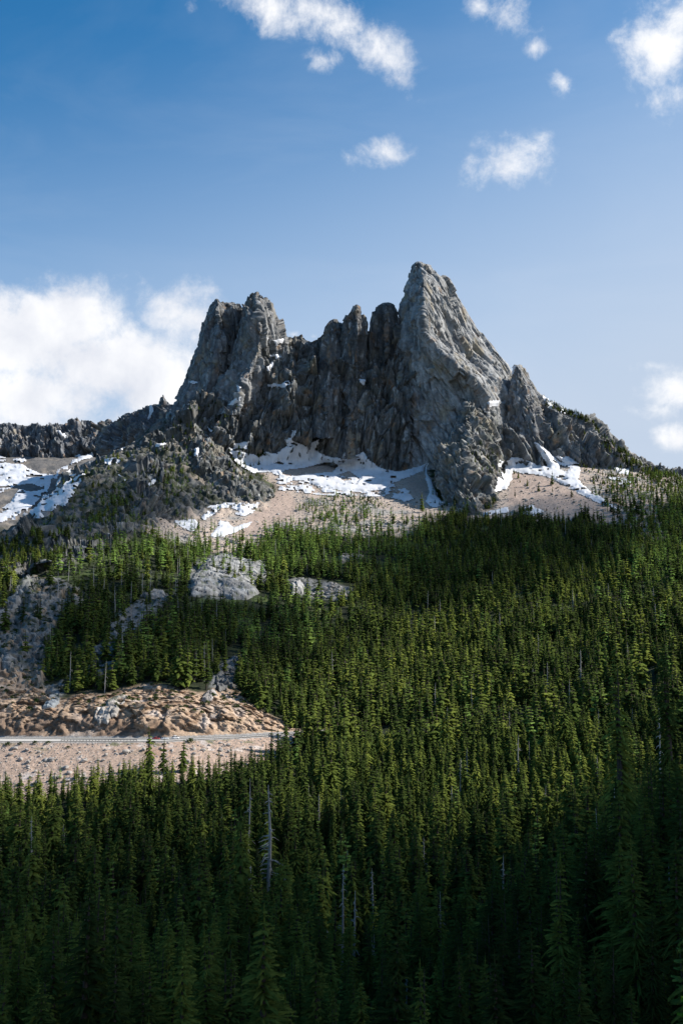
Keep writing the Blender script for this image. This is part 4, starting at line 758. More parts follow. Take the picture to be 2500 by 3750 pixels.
# ------------------------------------------------------------------ trees
def crown_mesh(name, h, r0, nw, per, tuft, seed, mat, droop=.35, airy=0., bare=.12, sway=.03, seg=3):
    """boughs in whorls: each bough a ragged roof-shaped blade that droops outwards"""
    g = random.Random(seed); V = []; T = []; lean = g.uniform(-sway, sway); ph = g.uniform(0, 6)
    gaps = [(g.uniform(.15, .9), g.uniform(0, 6.3)) for _ in range(4)]
    for w in range(nw):
        t = min(max((w + g.uniform(-.35, .35)) / nw, 0), .99); z = h * (bare + (1 - bare) * t)
        R = r0 * ((1 - t) ** .66 * (1 - .4 * max(0, .12 - t) / .12) + .02) * g.uniform(.75, 1.18)
        nb = max(3, int(per * (.5 + .5 * (1 - t)) + .5)); a0 = g.uniform(0, 6.3)
        for b in range(nb):
            if g.random() < airy: continue
            a = a0 + 6.283 * b / nb + g.uniform(-.3, .3); ln = R * g.uniform(.42, 1.22)
            for gt, ga in gaps:
                if abs(t - gt) < .06 and math.cos(a - ga) > .3: ln *= .45
            ca, sa = math.cos(a), math.sin(a); rise = g.uniform(.05, .3) if t > .55 else g.uniform(-.12, .1); dr = droop * g.uniform(.7, 1.4); wd = min(tuft, ln * .5) * g.uniform(.75, 1.25); hang = wd * g.uniform(.25, .6)
            if seg >= 5: wd *= .62
            k0 = len(V)
            for q in range(seg + 1):
                f = (q + .35 * (q < seg and q > 0) * g.uniform(-1, 1)) / seg; rr = ln * (.06 + .94 * f); zz = z + ln * (rise * f - dr * f * f); ww = wd * ((.55, 1.0, .8, .5, .35, .2)[q] if q < seg else .08) * g.uniform(.7, 1.3)
                ox = g.uniform(-.12, .12) * wd
                cx, cy = ca * rr + lean * z, sa * rr
                V.append((cx - sa * (ww + ox) - ca * ww * .35, cy + ca * (ww + ox) - sa * ww * .35, zz - hang * g.uniform(.6, 1.5)))
                V.append((cx, cy, zz)); V.append((cx + sa * (ww - ox) - ca * ww * .35, cy - ca * (ww - ox) - sa * ww * .35, zz - hang * g.uniform(.6, 1.5)))
            for q in range(seg):
                c = k0 + q * 3; T += [(c, c + 1, c + 3), (c + 1, c + 4, c + 3), (c + 1, c + 2, c + 4), (c + 2, c + 5, c + 4)]
            if seg > 2:
                for q in range(2 if seg < 5 else 7):      # hanging sprays under the bough
                    f = g.uniform(.2, .98); rr = ln * f; zz = z + ln * (rise * f - dr * f * f); k = len(V); cx, cy = ca * rr + lean * z, sa * rr; s_ = wd * g.uniform(.4, .8); da = g.uniform(-1.3, 1.3)
                    V += [(cx - sa * s_ * .35, cy + ca * s_ * .35, zz), (cx + sa * s_ * .35, cy - ca * s_ * .35, zz), (cx + math.cos(a + da) * s_, cy + math.sin(a + da) * s_, zz - s_ * g.uniform(.4, 1.1))]; T.append((k, k + 1, k + 2))
    for k in range(3):
        a = k * 2.1; i = len(V); V += [(math.cos(a) * .05 + lean * h, math.sin(a) * .05, h * .93), (math.cos(a + 2) * .16 + lean * h, math.sin(a + 2) * .16, h * .915), (lean * h, 0, h * 1.02)]; T.append((i, i + 1, i + 2))
    # dark inner core added round the stem to block light and darken gaps
    n = 6; c0 = len(V); lv = [(bare, .05), (bare + .06, .17), (.5, .11), (.8, .05), (.97, .0)]
    for (tt, rr) in lv:
        for q in range(n): a = q * 1.047 + tt * 3; V.append((math.cos(a) * rr * r0 * (1 - airy * 2.2) + lean * h * tt, math.sin(a) * rr * r0 * (1 - airy * 2.2), h * tt))
    core = len(T)
    for l in range(len(lv) - 1):
        for q in range(n):
            A_, B_, C_, D_ = c0 + l * n + q, c0 + l * n + (q + 1) % n, c0 + (l + 1) * n + (q + 1) % n, c0 + (l + 1) * n + q; T += [(A_, B_, C_), (A_, C_, D_)]
    return mesh_from(name, V, None, [mat, M_bark], tris=T, mi=[0] * core + [1] * (len(T) - core))
def tube(pts, rad, n=6, V=None, Q=None):
    V = [] if V is None else V; Q = [] if Q is None else Q; base = len(V); pts = [Vector(p) for p in pts]
    for i, p in enumerate(pts):
        d = (pts[min(i + 1, len(pts) - 1)] - pts[max(i - 1, 0)]).normalized(); s = d.orthogonal().normalized(); t = d.cross(s)
        for k in range(n):
            a = 6.2832 * k / n; V.append(tuple(p + (s * math.cos(a) + t * math.sin(a)) * rad[i]))
    for i in range(len(pts) - 1):
        for k in range(n): Q.append((base + i * n + k, base + i * n + (k + 1) % n, base + (i + 1) * n + (k + 1) % n, base + (i + 1) * n + k))
    return V, Q
def trunk_mesh(h, r, mat, lean=0.):
    V, Q = tube([(lean * h * t, 0, h * t - (1.5 if t == 0 else 0)) for t in (0, .25, .5, .75, .97)], [r, r * .8, r * .58, r * .34, r * .08], 6); return mesh_from('trunk', V, Q, mat)
def variant(h, r0, nw, per, tuft, seed, mat, **k):
    return crown_mesh('crown', h, r0, nw, per, tuft, seed, mat, **k), trunk_mesh(h, h * .011 + .08, M_bark)
HI = [variant(24, 3.9, 30, 11, .52, 100, M_spruce, seg=4), variant(24, 3.3, 31, 10, .48, 101, M_spruce, airy=.06, droop=.45, seg=4), variant(24, 4.4, 28, 11, .58, 102, M_spruce, droop=.5, bare=.16, seg=4), variant(24, 2.9, 32, 10, .46, 103, M_spruce, airy=.1, bare=.18, seg=4), variant(24, 3.8, 25, 10, .56, 104, M_spruce, airy=.2, droop=.55, bare=.25, seg=4), variant(24, 3.6, 27, 10, .6, 105, M_spruce, airy=.05, droop=.3, sway=.05, seg=4)]
NR = [variant(24, 3.7, 46, 15, .36, 120, M_spruce, droop=.26, seg=5, airy=.05), variant(24, 3.1, 48, 14, .34, 121, M_spruce, airy=.12, droop=.3, seg=5, bare=.15), variant(24, 4.1, 44, 15, .38, 122, M_spruce, droop=.3, airy=.15, seg=5, bare=.18)]
BIG = variant(42, 5.4, 66, 14, .45, 110, M_spruce, droop=.4, bare=.1, seg=4)
LO = [variant(20, 3.9, 16, 8, 1.15, 200, M_spruce, seg=2), variant(20, 3.2, 17, 7, 1.0, 201, M_spruce, seg=2, droop=.45), variant(20, 4.5, 15, 8, 1.25, 202, M_spruce, droop=.45, seg=2), variant(20, 2.6, 18, 6, .85, 203, M_spruce, airy=.1, bare=.2, seg=2), variant(20, 3.7, 13, 8, 1.3, 204, M_spruce, seg=2, airy=.05)]
LA = [variant(18, 3.2, 17, 6, .95, 300, M_larch, airy=.15, droop=.1, seg=2), variant(18, 2.7, 17, 6, .85, 301, M_larch, airy=.2, droop=.05, seg=2), variant(18, 3.5, 15, 6, 1.0, 302, M_larch, airy=.2, droop=.15, seg=2)]
def snag_pair(h, seed, nbr=26, lean=0.):
    g = random.Random(seed); V, Q = [], []
    for k in range(nbr):
        t = g.uniform(.25, .96); a = g.uniform(0, 6.3); ln = (1.15 - t) * h * g.uniform(.06, .15); z = t * h; x0 = lean * z
        p = [(x0, 0, z), (x0 + math.cos(a) * ln * .5, math.sin(a) * ln * .5, z - ln * g.uniform(-.1, .15)), (x0 + math.cos(a) * ln, math.sin(a) * ln, z - ln * g.uniform(.1, .6))]
        tube(p, [.10, .07, .03], 4, V, Q)
    V2, Q2 = tube([(lean * h * t, .15 * math.sin(t * 7 + seed), h * t - (1.5 if t == 0 else 0)) for t in (0, .2, .4, .6, .8, 1)], [.34, .31, .26, .20, .13, .04], 7)
    return mesh_from('branches', V, Q, M_dead), mesh_from('trunk', V2, Q2, M_dead)
SN = [snag_pair(22, 5, 30), snag_pair(22, 6, 16, .02), snag_pair(22, 7, 44, -.03)]

def make_tree(kind, pair, loc, s, label, group=None, cat='tree', sx=1.):
    e = bpy.data.objects.new(kind, None); COL.objects.link(e); e.empty_display_size = 1; e.location = loc; e.rotation_euler = (rnd.uniform(-.03, .03), rnd.uniform(-.03, .03), rnd.uniform(0, 6.28)); e.scale = (s * sx, s * sx, s)
    e['label'] = label; e['category'] = cat
    if group: e['group'] = group
    a = link(pair[0].name.split('.')[0], pair[0], parent=e); b = link('trunk', pair[1], parent=e); return e, a, b

def ground_pt(u, D):
    p = terr(np.array([float(u)]), np.array([float(D)]))[0][0]; return p
# forest candidates: jittered in world units over the ground
def forest_points():
    N_ = 100000; D = np.sqrt(rng.uniform(150 ** 2, 1720 ** 2, N_)); u = rng.uniform(-260, 2760, N_)
    # thinning on a world grid for even spacing
    p, c, v, z = terr(u, D)
    cell = np.where(D < 560, 5.8, np.where(D < 1000, 5.8, 6.0))
    key = (np.floor(p[:, 0] / cell).astype(np.int64) * 100003 + np.floor(p[:, 1] / cell).astype(np.int64)) * 3 + (cell > 5).astype(int)
    _, first = np.unique(key, return_index=True); k = np.zeros(N_, bool); k[first] = True
    dens = np.ones(N_)
    dens *= 1 - z['tal'] * (1 - .0); dens *= 1 - z['cut']; dens *= 1 - z['scr'] * .98; dens *= np.where(z['road'], 0, 1)
    dens *= 1 - .85 * np.clip(z['gry'] * 1.3, 0, 1); dens *= 1 - .94 * z['slb']
    dens *= 1 - z['rkl'] * .86
    cl = fbm(p / 38.0 + 5, 3); cl2 = fbm(p / 24.0 + 25, 3); dens *= 1 - .88 * sstep(.16, .34, cl2) * (D > 640)
    dens = np.maximum(dens, z['tal'] * sstep(.0, .25, cl2 + (v - np.where(u < 1000, 1990, 1935)) / 110) * .75 * (v > np.where(u < 1000, 1955, 1850))); dens *= np.where(z['road'], 0, 1)
    dens *= np.where(v < 2130, sstep(-.65, .0, cl + (v - 1930) / 420), 1)
    # the steep left slope is thinner
    dens *= 1 - .6 * sstep(780, 560, u) * sstep(-.35, .2, cl)* (D > 680)
    dens *= np.abs(D - ROAD(u)) > RHW(u) + 4 + 99 * 0
    extra = inside([(1080, 1870), (1130, 1830), (1260, 1810), (1380, 1830), (1420, 1860), (1300, 1900), (1240, 1905), (1120, 1880)], u, v)
    dens = np.maximum(dens, extra * .75)
    for op_ in ([(860, 2290), (940, 2270), (1010, 2300), (980, 2340), (880, 2330)], [(840, 2380), (900, 2340), (880, 2480), (860, 2560), (800, 2560)], [(1050, 2120), (1110, 2110), (1290, 2140), (1280, 2220), (1130, 2210), (1050, 2190)], [(1340, 2040), (1460, 2040), (1440, 2080), (1330, 2080)], [(1880, 2170), (1960, 2170), (1950, 2200), (1880, 2195)]): dens = dens * np.where(inside(op_, u, v), .12, 1)
    ex2 = inside([(1050, 1940), (1200, 1880), (1400, 1890), (1500, 1900), (1560, 1900), (1500, 1960), (1200, 1970)], u, v); dens = np.maximum(dens, ex2 * .3)
    ex3 = inside([(520, 1960), (560, 1900), (760, 1900), (860, 2000), (700, 2000)], u, v); dens = np.maximum(dens, ex3 * .09)
    ex4 = inside([(480, 1880), (560, 1780), (650, 1680), (700, 1640), (740, 1700), (640, 1850), (560, 1920), (480, 1930), (300, 1960), (430, 1780)], u, v); dens = np.maximum(dens, ex4 * .75)
    ex5 = inside([(2150, 1760), (2300, 1740), (2520, 1720), (2520, 1960), (2330, 1960), (2200, 1860)], u, v); dens = np.maximum(dens, ex5 * .42)
    ex6 = inside([(1880, 1720), (2130, 1780), (2330, 1900), (2100, 1900), (1850, 1860)], u, v); dens = np.maximum(dens, ex6 * .02)
    k &= rng.random(N_) < dens; k &= D < 1690
    k &= (zlook(u.clip(-95, 2590), v.clip(901, 3790)) > D - 45) | (v > 3750) | (u < 0) | (u > 2500)
    p, u, v, D = p[k], u[k], v[k], D[k]; m = len(p)
    h = (.42 + .80 * rng.random(m) ** .9) * (24 + 13 * fbm(p / 40 + 3, 3)); h = h * np.interp(D, [240, 330, 450, 650, 1000, 1300, 1500, 1700], [1.4, 1.25, 1.05, 1.0, .92, .78, .58, .45])
    small = rng.random(m) < .18; h = np.where(small, h * .5, h)
    ok = inside(Z_rockL, u, v) | extra[k]; h = np.where(ok, h * .62, h)
    # trees in front of the road must leave it in view
    sl = (u > 690) & (u < 985) & (v > 2170) & (v < 2330); lim2 = 2165 + rng.uniform(0, 60, m); h = np.where(sl & (v - h / D * F < lim2), np.maximum(v - lim2, 8) / F * D, h)
    capv = (u < 1000) & (D < ROAD(u) - 5) & (D > 440); topv = v - h / D * F; lim = np.interp(u, [-100, 0, 150, 250, 360, 420, 700, 900, 1000], [2800, 2795, 2770, 2810, 2770, 2765, 2745, 2725, 2700]) + 70 * rng.random(m) ** 1.3
    h = np.where(capv & (topv < lim), (v - lim) / F * D, h); kk = h > 3.5
    p, u, v, D, h = p[kk], u[kk], v[kk], D[kk], h[kk]; m = len(p)
    # larches: pale belt under the scree, patches in mid slope and on the right shoulder
    q = fbm(p / 45 + 90, 3)
    lz = np.maximum(sstep(2190, 2040, v + 60 * q) * .72 * (1 - sstep(1480, 1650, u) * .9), sstep(-.25, .15, q) * inside([(860, 2180), (1150, 2200), (1250, 2300), (1150, 2420), (880, 2400), (820, 2280)], u, v) * .8)
    lz = np.maximum(lz, sstep(2150, 2350, u) * sstep(2330, 2100, v) * .5); lz = np.maximum(lz, .04)
    larch = rng.random(m) < lz
    return p, u, v, D, h, larch
FP, FU, FV, FD, FH, FL = forest_points()
print('trees', len(FP))
top_v = FV - FH / FD * F
inview = (FU > -20) & (FU < 2520) & (top_v < 3735) & (FD < 520)
order = np.argsort(-(FH / FD) * inview)[:262]
ind = np.zeros(len(FP), bool); ind[order] = True
for j in order:
    r_ = rnd.random(); uu = FU[j]
    kind = 'larch_tree' if FL[j] else 'spruce_tree'
    hv = HI[rnd.randrange(6)] if FD[j] > 345 else NR[rnd.randrange(3)]
    look = {id(q_): w_ for q_, w_ in zip(HI + NR, ['bushy', 'slim', 'broad sweeping', 'very narrow', 'ragged open', 'slightly leaning', 'full dark', 'lean drooping', 'wide layered'])}[id(hv)]
    row = 'at the bottom edge' if FV[j] - FH[j] / FD[j] * F > 3450 else 'in the shaded lower rows' if FV[j] - FH[j] / FD[j] * F > 3150 else 'behind the shaded lower rows'
    side = 'left' if uu < 840 else 'middle' if uu < 1650 else 'right'
    lb, gp = f'{look} tall spruce {row}, {side} part of the forest', f'spruces in the lower {side} forest'
    make_tree('spruce_tree', hv, FP[j], FH[j] / 24 * rnd.uniform(.95, 1.08), lb, gp, sx=rnd.uniform(.85, 1.2))
# trees that stand out on their own
def special(u, vtop, D, label, pair, hm, kind='spruce_tree', sx=1., cat='tree'):
    p = ground_pt(u, D); _, vg, _ = UV(np.array([p])); h = (vg[0] - vtop) / F * D; return make_tree(kind, pair, p, h / hm, label, sx=sx * min(1, (hm * 1.15) / h) ** .5, cat=cat)
special(548, 2655, 575, 'tallest spruce standing in front of the road, left of the red car', LO[1], 20, sx=1.05)
special(595, 2700, 570, 'spruce whose tip hides the road between the red car and the white car', LO[0], 20)
special(670, 2708, 572, 'spruce standing just right of the white van, its tip at road height', LO[2], 20)
special(360, 2770, 560, 'slim spruce alone before the pink scree slope', LO[3], 20)
special(475, 2778, 560, 'slim pointed spruce before the scree under the end of the dark guardrail', LO[3], 20)
special(1045, 2655, 615, 'dark spruce standing before the right end of the orange road cut', LO[0], 20)
special(990, 2650, 600, 'thin spruce in front of the light posts of the right guardrail', LO[3], 20)
special(1255, 1800, 1420, 'pale green larch standing tallest among the dark clump below the snow', LA[0], 18, 'larch_tree')
special(1545, 1800, 1470, 'dark lone spruce on the rubble left of the front buttress', LO[0], 20)
special(1710, 1805, 1440, 'bright green spruce at the foot of the front buttress', LA[1], 18, 'larch_tree')
special(2020, 1722, 1560, 'small spruce on the snow edge of the right scree', LO[0], 20)
special(2290, 2420, 330, 'largest dark spruce rising near the right edge', BIG, 42, sx=1.15)
special(2480, 2360, 330, 'very dark spruce cut off by the right edge', BIG, 42, sx=1.0)
special(358, 3200, 290, 'yellow-green sunlit spruce low on the left', HI[1], 24)
special(878, 2960, 330, 'spruce with bright green lower boughs left of the long silver snag', HI[4], 24)
# snags
def snag(u, vtop, D, label, k, sx=1.): return special(u, vtop, D, label, SN[k], 22, 'dead_tree', sx, 'dead tree')
snag(985, 2880, 400, 'long silver dead tree with bare drooping twigs, in the lower middle forest', 2, 1.8)
snag(1990, 3260, 300, 'bare grey dead tree with crooked twigs in the dark lower right', 2)
snag(1615, 3280, 300, 'broken dead top beside dark spruces in the lower middle right', 1)
snag(2255, 2900, 300, 'tall reddish bare trunk in the dark right forest', 1, 1.3)
snag(2425, 2600, 400, 'forked white dead top near the right edge', 0)
snag(905, 2860, 420, 'mossy bare trunk just left of the long silver snag', 1)
snag(65, 3420, 290, 'short broken stub at the lower left edge', 1)
snag(112, 3000, 380, 'thin grey dead stem in the left forest', 0)
snag(532, 2370, 780, 'thin pole-like dead trunk above the orange road cut', 1, .7)
snag(350, 2010, 1050, 'leaning white dead tree on the sunlit left slope', 0)
snag(205, 2180, 900, 'bare pole on the broken cliff slab at the left', 1, .8)
snag(1250, 3180, 330, 'small grey dead top among the lower middle spruces', 0)
# near sapling whose bough reaches into the lower right corner
def sapling():
    pr = crown_mesh('crown', 4.4, 1.7, 30, 13, .16, 900, M_sapling, droop=.2, bare=.1, seg=5), trunk_mesh(4.4, .06, M_bark)
    p = ground_pt(2610, 17); make_tree('fir_sapling', pr, (p[0], p[1], p[2]), 1.0, 'bright yellow-green young fir bough in the lower right corner')
sapling()

rest = ~ind
src_far = [[x for x in COL.objects if x.parent is None and x.type == 'EMPTY']]
def src_of(pair):
    a = next(o for o in COL.objects if o.data is pair[0]); b = next(o for o in COL.objects if o.data is pair[1]); return [a, b]
def ensure(pair, kind, u, vt, D, lb, hm):
    if not any(o.data is pair[0] for o in COL.objects): special(u, vt, D, lb, pair, hm, kind)
ensure(LA[2], 'larch_tree', 690, 1965, 1150, 'broad pale larch on the rubble left of the grey slab', 18)
for k_, q_ in enumerate(LO):
    ensure(q_, 'spruce_tree', 1330 + 40 * k_, 1990 + 12 * k_, 1180 - 20 * k_, ['slim spruce on the pale rubble at the upper forest rim', 'dense dark spruce at the upper forest rim', 'broad spruce just under the pale ledge', 'narrow spruce beside the shaded upper forest', 'blunt spruce below the central scree'][k_], 20)
for k_, q_ in enumerate(LA):
    ensure(q_, 'larch_tree', 620 + 60 * k_, 1975 + 10 * k_, 1130, ['feathery larch on the sunlit left rubble', 'slim larch left of the grey slab', 'wide larch standing over the grey slab'][k_], 18)
for k_, q_ in enumerate(HI):
    ensure(q_, 'spruce_tree', 300 + 150 * k_, 2950, 450, ['bushy spruce', 'slim spruce', 'wide spruce', 'narrow spruce', 'ragged spruce', 'leaning spruce'][k_] + ' in the dense forest below the scree', 24)
def scatter_forest():
    near_ = rest & (FD < 620); far_ = rest & (FD >= 620)
    for nm, sel, sp, la in (('near_forest', near_, HI, LA), ('slope_forest', far_, LO, LA)):
        p = FP[sel]; h = FH[sel]; l = FL[sel]; m = len(p)
        src = [src_of(x) for x in sp] + [src_of(x) for x in la] + [src_of(SN[0]), src_of(SN[1])]; hm = 24 if sp is HI else 20
        var = np.where(l, len(sp) + rng.integers(0, 3, m), rng.integers(0, len(sp), m)); s = np.where(l, h / 18, h / hm)
        dead = rng.random(m) < np.where((FU[sel] < 900) & (FV[sel] < 2560), .07, .018); var = np.where(dead, len(sp) + 3 + rng.integers(0, 2, m), var); s = np.where(dead, h / 22, s)
        wd = rng.uniform(.85, 1.4, m) * np.where(h < 9, 1.3, 1); scl = np.stack([s * wd, s * wd, s], -1)
        rot = np.stack([rng.uniform(-.03, .03, m), rng.uniform(-.03, .03, m), rng.uniform(0, 6.28, m)], -1)
        instancer(nm, p, rot, scl, var, src)
scatter_forest()
# small trees on the skyline of the right ridge, on rock ledges and in the cliffs
def ledge_trees():
    P = []; H = []
    def add(u, v, h):
        D = zlook(np.array([u]), np.array([v]))[0]
        if D < 1e8: P.append(Wv(u, v, D - 1)); H.append(h)
    rt = np.array([(2000, 1462), (2065, 1490), (2127, 1513), (2165, 1530), (2195, 1568), (2234, 1606), (2280, 1638), (2333, 1676), (2387, 1707), (2448, 1722), (2500, 1735)])
    for _ in range(420):
        u = rnd.uniform(1995, 2500); add(u, np.interp(u, rt[:, 0], rt[:, 1]) + rnd.uniform(4, 26) * (1 if u < 2200 else 2.2), rnd.uniform(4, 9) * (1.3 if u > 2250 else .9))
    for _ in range(60): add(rnd.uniform(835, 1000), rnd.uniform(1640, 1770), rnd.uniform(5, 11))
    for poly, n in (([(560, 1850), (640, 1650), (700, 1600), (840, 1650), (980, 1780), (960, 1800), (820, 1700), (700, 1680), (620, 1800)], 170), ([(250, 1720), (500, 1650), (640, 1600), (600, 1750), (450, 1900), (300, 1950), (150, 1990)], 260), ([(0, 1990), (120, 1940), (260, 1950), (240, 2050), (0, 2080)], 420), ([(1700, 1600), (1830, 1640), (1830, 1800), (1740, 1700)], 110), ([(1900, 1480), (2100, 1560), (2250, 1650), (2350, 1700), (2200, 1680), (2000, 1580)], 130), ([(2100, 1690), (2500, 1740), (2500, 1850), (2200, 1800)], 480), ([(620, 1520), (800, 1450), (900, 1500), (760, 1600), (640, 1640)], 120), ([(1590, 1840), (1640, 1820), (1760, 1870), (1700, 1890), (1600, 1880)], 60)):
        a = np.array(poly)
        for _ in range(n):
            u = rnd.uniform(a[:, 0].min(), a[:, 0].max()); v = rnd.uniform(a[:, 1].min(), a[:, 1].max())
            if inside(poly, u, v): add(u, v, rnd.uniform(4, 12) if u < 700 else rnd.uniform(3, 9))
    P = np.array(P).reshape(-1, 3); H = np.array(H); m = len(P); s = H / 20; scl = np.stack([s * 1.35, s * 1.35, s], -1); rot = np.stack([np.zeros(m), np.zeros(m), rng.uniform(0, 6.3, m)], -1)
    src = [src_of(LO[0]), src_of(LO[1]), src_of(LO[2]), src_of(LA[0])]
    instancer('ledge_woods', P, rot, scl, np.where(rng.random(m) < .12, 3, rng.integers(0, 3, m)), src)
ledge_trees()
# shrubs
def shrub_mesh(seed):
    g = random.Random(seed); V = []; T = []
    for k in range(110):
        a = g.uniform(0, 6.3); e = g.uniform(0, 1.5); r = g.uniform(.5, 1.0); x, y, z = r * math.cos(a) * math.cos(e), r * math.sin(a) * math.cos(e), r * math.sin(e) * .8
        i = len(V); s = g.uniform(.16, .34)
        for q in range(3): V.append((x + g.uniform(-s, s), y + g.uniform(-s, s), z + g.uniform(-s, s)))
        T.append((i, i + 1, i + 2))
    V2, Q2 = tube([(0, 0, -.5), (0, 0, .5)], [.06, .03], 5); n = len(V)
    return mesh_from('shrub', V, None, M_shrub, tris=T)
SH = [shrub_mesh(k) for k in range(3)]
def shrubs():
    k = 0
    spots = [(45, 2560), (18, 2588), (98, 2590), (105, 2598), (135, 2570), (700, 2570), (668, 2600), (712, 2600), (760, 2580), (840, 2550), (865, 2588), (905, 2600), (910, 2610), (640, 2520), (600, 2545), (570, 2560), (500, 2560), (470, 2560), (740, 2610), (880, 2640), (945, 2640), (820, 2560), (690, 2555), (610, 2590), (320, 2570), (380, 2585), (430, 2590), (30, 2730), (75, 2728), (130, 2722), (178, 2722), (700, 2718), (250, 2740), (560, 2722)]
    for (u, v) in spots:
        D = float(D_at(u, v)[0]); p = ground_pt(u, D); s = rnd.uniform(1.3, 2.8); low = v > 2700
        o = link('shrub', SH[rnd.randrange(3)], label='dark green bush on the verge below the road' if low else 'dark green bush clinging to the orange road cut', cat='shrub', group='bushes along the lower verge' if low else 'bushes on the orange road cut', loc=(p[0], p[1], p[2] + .2))
        o.scale = (s, s, s * rnd.uniform(.7, 1.1)); o.rotation_euler = (0, 0, rnd.uniform(0, 6.3)); k += 1
    n = 26000; u = rng.uniform(-60, 2560, n); D = rng.uniform(600, 1600, n); p, c, v, z = terr(u, D)
    w = np.maximum(z['rkl'] * .12, z['slb'] * .2); w = np.maximum(w, z['gry'] * .3); w = np.maximum(w, z['cut'] * sstep(2620, 2540, v) * .35); w = np.maximum(w, (sstep(700, 400, u) * sstep(2000, 2100, v) * sstep(2560, 2480, v)) * .8 * (z['cut'] < .3)); w = np.maximum(w, z['tal'] * .04)
    w = np.maximum(w, ((u > 820) & (u < 1120) & (v > 2480) & (v < 2690)) * .9 * (z['cut'] < .4))
    w = np.where(z['road'], 0, w); k = rng.random(n) < w; p = p[k]; m = len(p); s = rng.uniform(.7, 2.1, m)
    instancer('undergrowth', p, np.stack([np.zeros(m), np.zeros(m), rng.uniform(0, 6.3, m)], -1), np.stack([s * 1.2, s * 1.2, s * .9], -1), rng.integers(0, 3, m), [[next(o for o in COL.objects if o.data is SH[k])] for k in range(3)])
shrubs()

# ------------------------------------------------------------------ road, rails, cars
M_asphalt = mat_flat('asphalt', (.17, .17, .175), .9, scale=.8, vary=.12); M_gravel = mat_flat('gravel_shoulder', (.46, .43, .39), .95, scale=1.5, vary=.2)
M_white = mat_flat('white_road_paint', (.75, .75, .72), .6); M_yellow = mat_flat('yellow_road_paint', (.70, .50, .08), .6)
def road_xy(u, off):
    D = float(ROAD(u)) + off; p = W(u, zc_of(ZR, D), D); return p
def strip(name, o1, o2, lift, mat, u0=-880, u1=1300, parent=None):
    us = np.arange(u0, u1 + 1, 20.); V = []
    for u in us:
        for o in (o1(u), o2(u)):
            p = road_xy(u, o); V.append((p[0], p[1], ZR + lift))
    return link(name, mesh_from(name, V, grid_quads(len(us), 2), mat), kind='structure')
strip('gravel_shoulder', lambda u: -float(RHW(u)), lambda u: float(RHW(u)) - .2, .10, M_gravel, u1=1120)
RC = lambda u: float(RHW(u)) - 5.2
strip('road', lambda u: RC(u) - 4.0, lambda u: RC(u) + 4.2, .16, M_asphalt)
strip('road_marking', lambda u: RC(u) - .16, lambda u: RC(u) + .16, .166, M_yellow)
strip('road_marking', lambda u: RC(u) - 3.6, lambda u: RC(u) - 3.42, .166, M_white)
strip('road_marking', lambda u: RC(u) + 3.42, lambda u: RC(u) + 3.6, .166, M_white)
M_rail = mat_flat('weathered_dark_steel', (.10, .085, .075), .7, .3); M_galv = mat_flat('galvanised_steel', (.45, .45, .45), .5, .5); M_post = mat_flat('pale_wooden_post', (.62, .57, .48), .9); M_dpost = mat_flat('dark_wooden_post', (.09, .07, .06), .9)
def box_mesh(name, sx, sy, sz, mat, bev=.02):
    bm = bmesh.new(); bmesh.ops.create_cube(bm, size=1)
    for v in bm.verts: v.co = (v.co.x * sx, v.co.y * sy, (v.co.z + .5) * sz)
    bmesh.ops.bevel(bm, geom=bm.edges[:], offset=bev, segments=1, affect='EDGES'); me = bpy.data.meshes.new(name); bm.to_mesh(me); bm.free(); me.materials.append(mat); return me
def guardrail(u0, u1, off, step, rail_mat, post_mat, label, posth=.85):
    e = bpy.data.objects.new('guardrail', None); COL.objects.link(e); e['label'] = label; e['category'] = 'guardrail'; p0 = road_xy(u0, off(u0)); e.location = (p0[0], p0[1], ZR)
    us = np.arange(u0, u1, step); V = []; prof = [(-.04, .50), (.04, .56), (-.02, .66), (.04, .76), (-.04, .84)]
    for u in us:
        p = road_xy(u, off(u))
        for (dy, dz) in prof: V.append((p[0] - p0[0], p[1] + dy - .12 - p0[1], dz + .1))
    for u in us:
        p = road_xy(u, off(u))
        for (dy, dz) in reversed(prof): V.append((p[0] - p0[0], p[1] + dy - .10 - p0[1], dz + .1))
    n = len(us); Q = np.concatenate([grid_quads(n, 5), grid_quads(n, 5) + n * 5]); link('rail', mesh_from('rail', V, Q, rail_mat), parent=e)
    pm = box_mesh('post', .3, .25, posth + .6, post_mat)
    for u in us:
        p = road_xy(u, off(u)); link('post', pm, parent=e, loc=(p[0] - p0[0], p[1] + .1 - p0[1], -.5))
guardrail(225, 506, lambda u: -float(RHW(u)) + 1.0, 11.5, M_rail, M_dpost, 'dark steel guardrail along the outer edge of the road at the left')
guardrail(885, 1112, lambda u: -float(RHW(u)) + 1.0, 10.5, M_galv, M_post, 'guardrail with pale posts along the right bend of the road', 1.0)

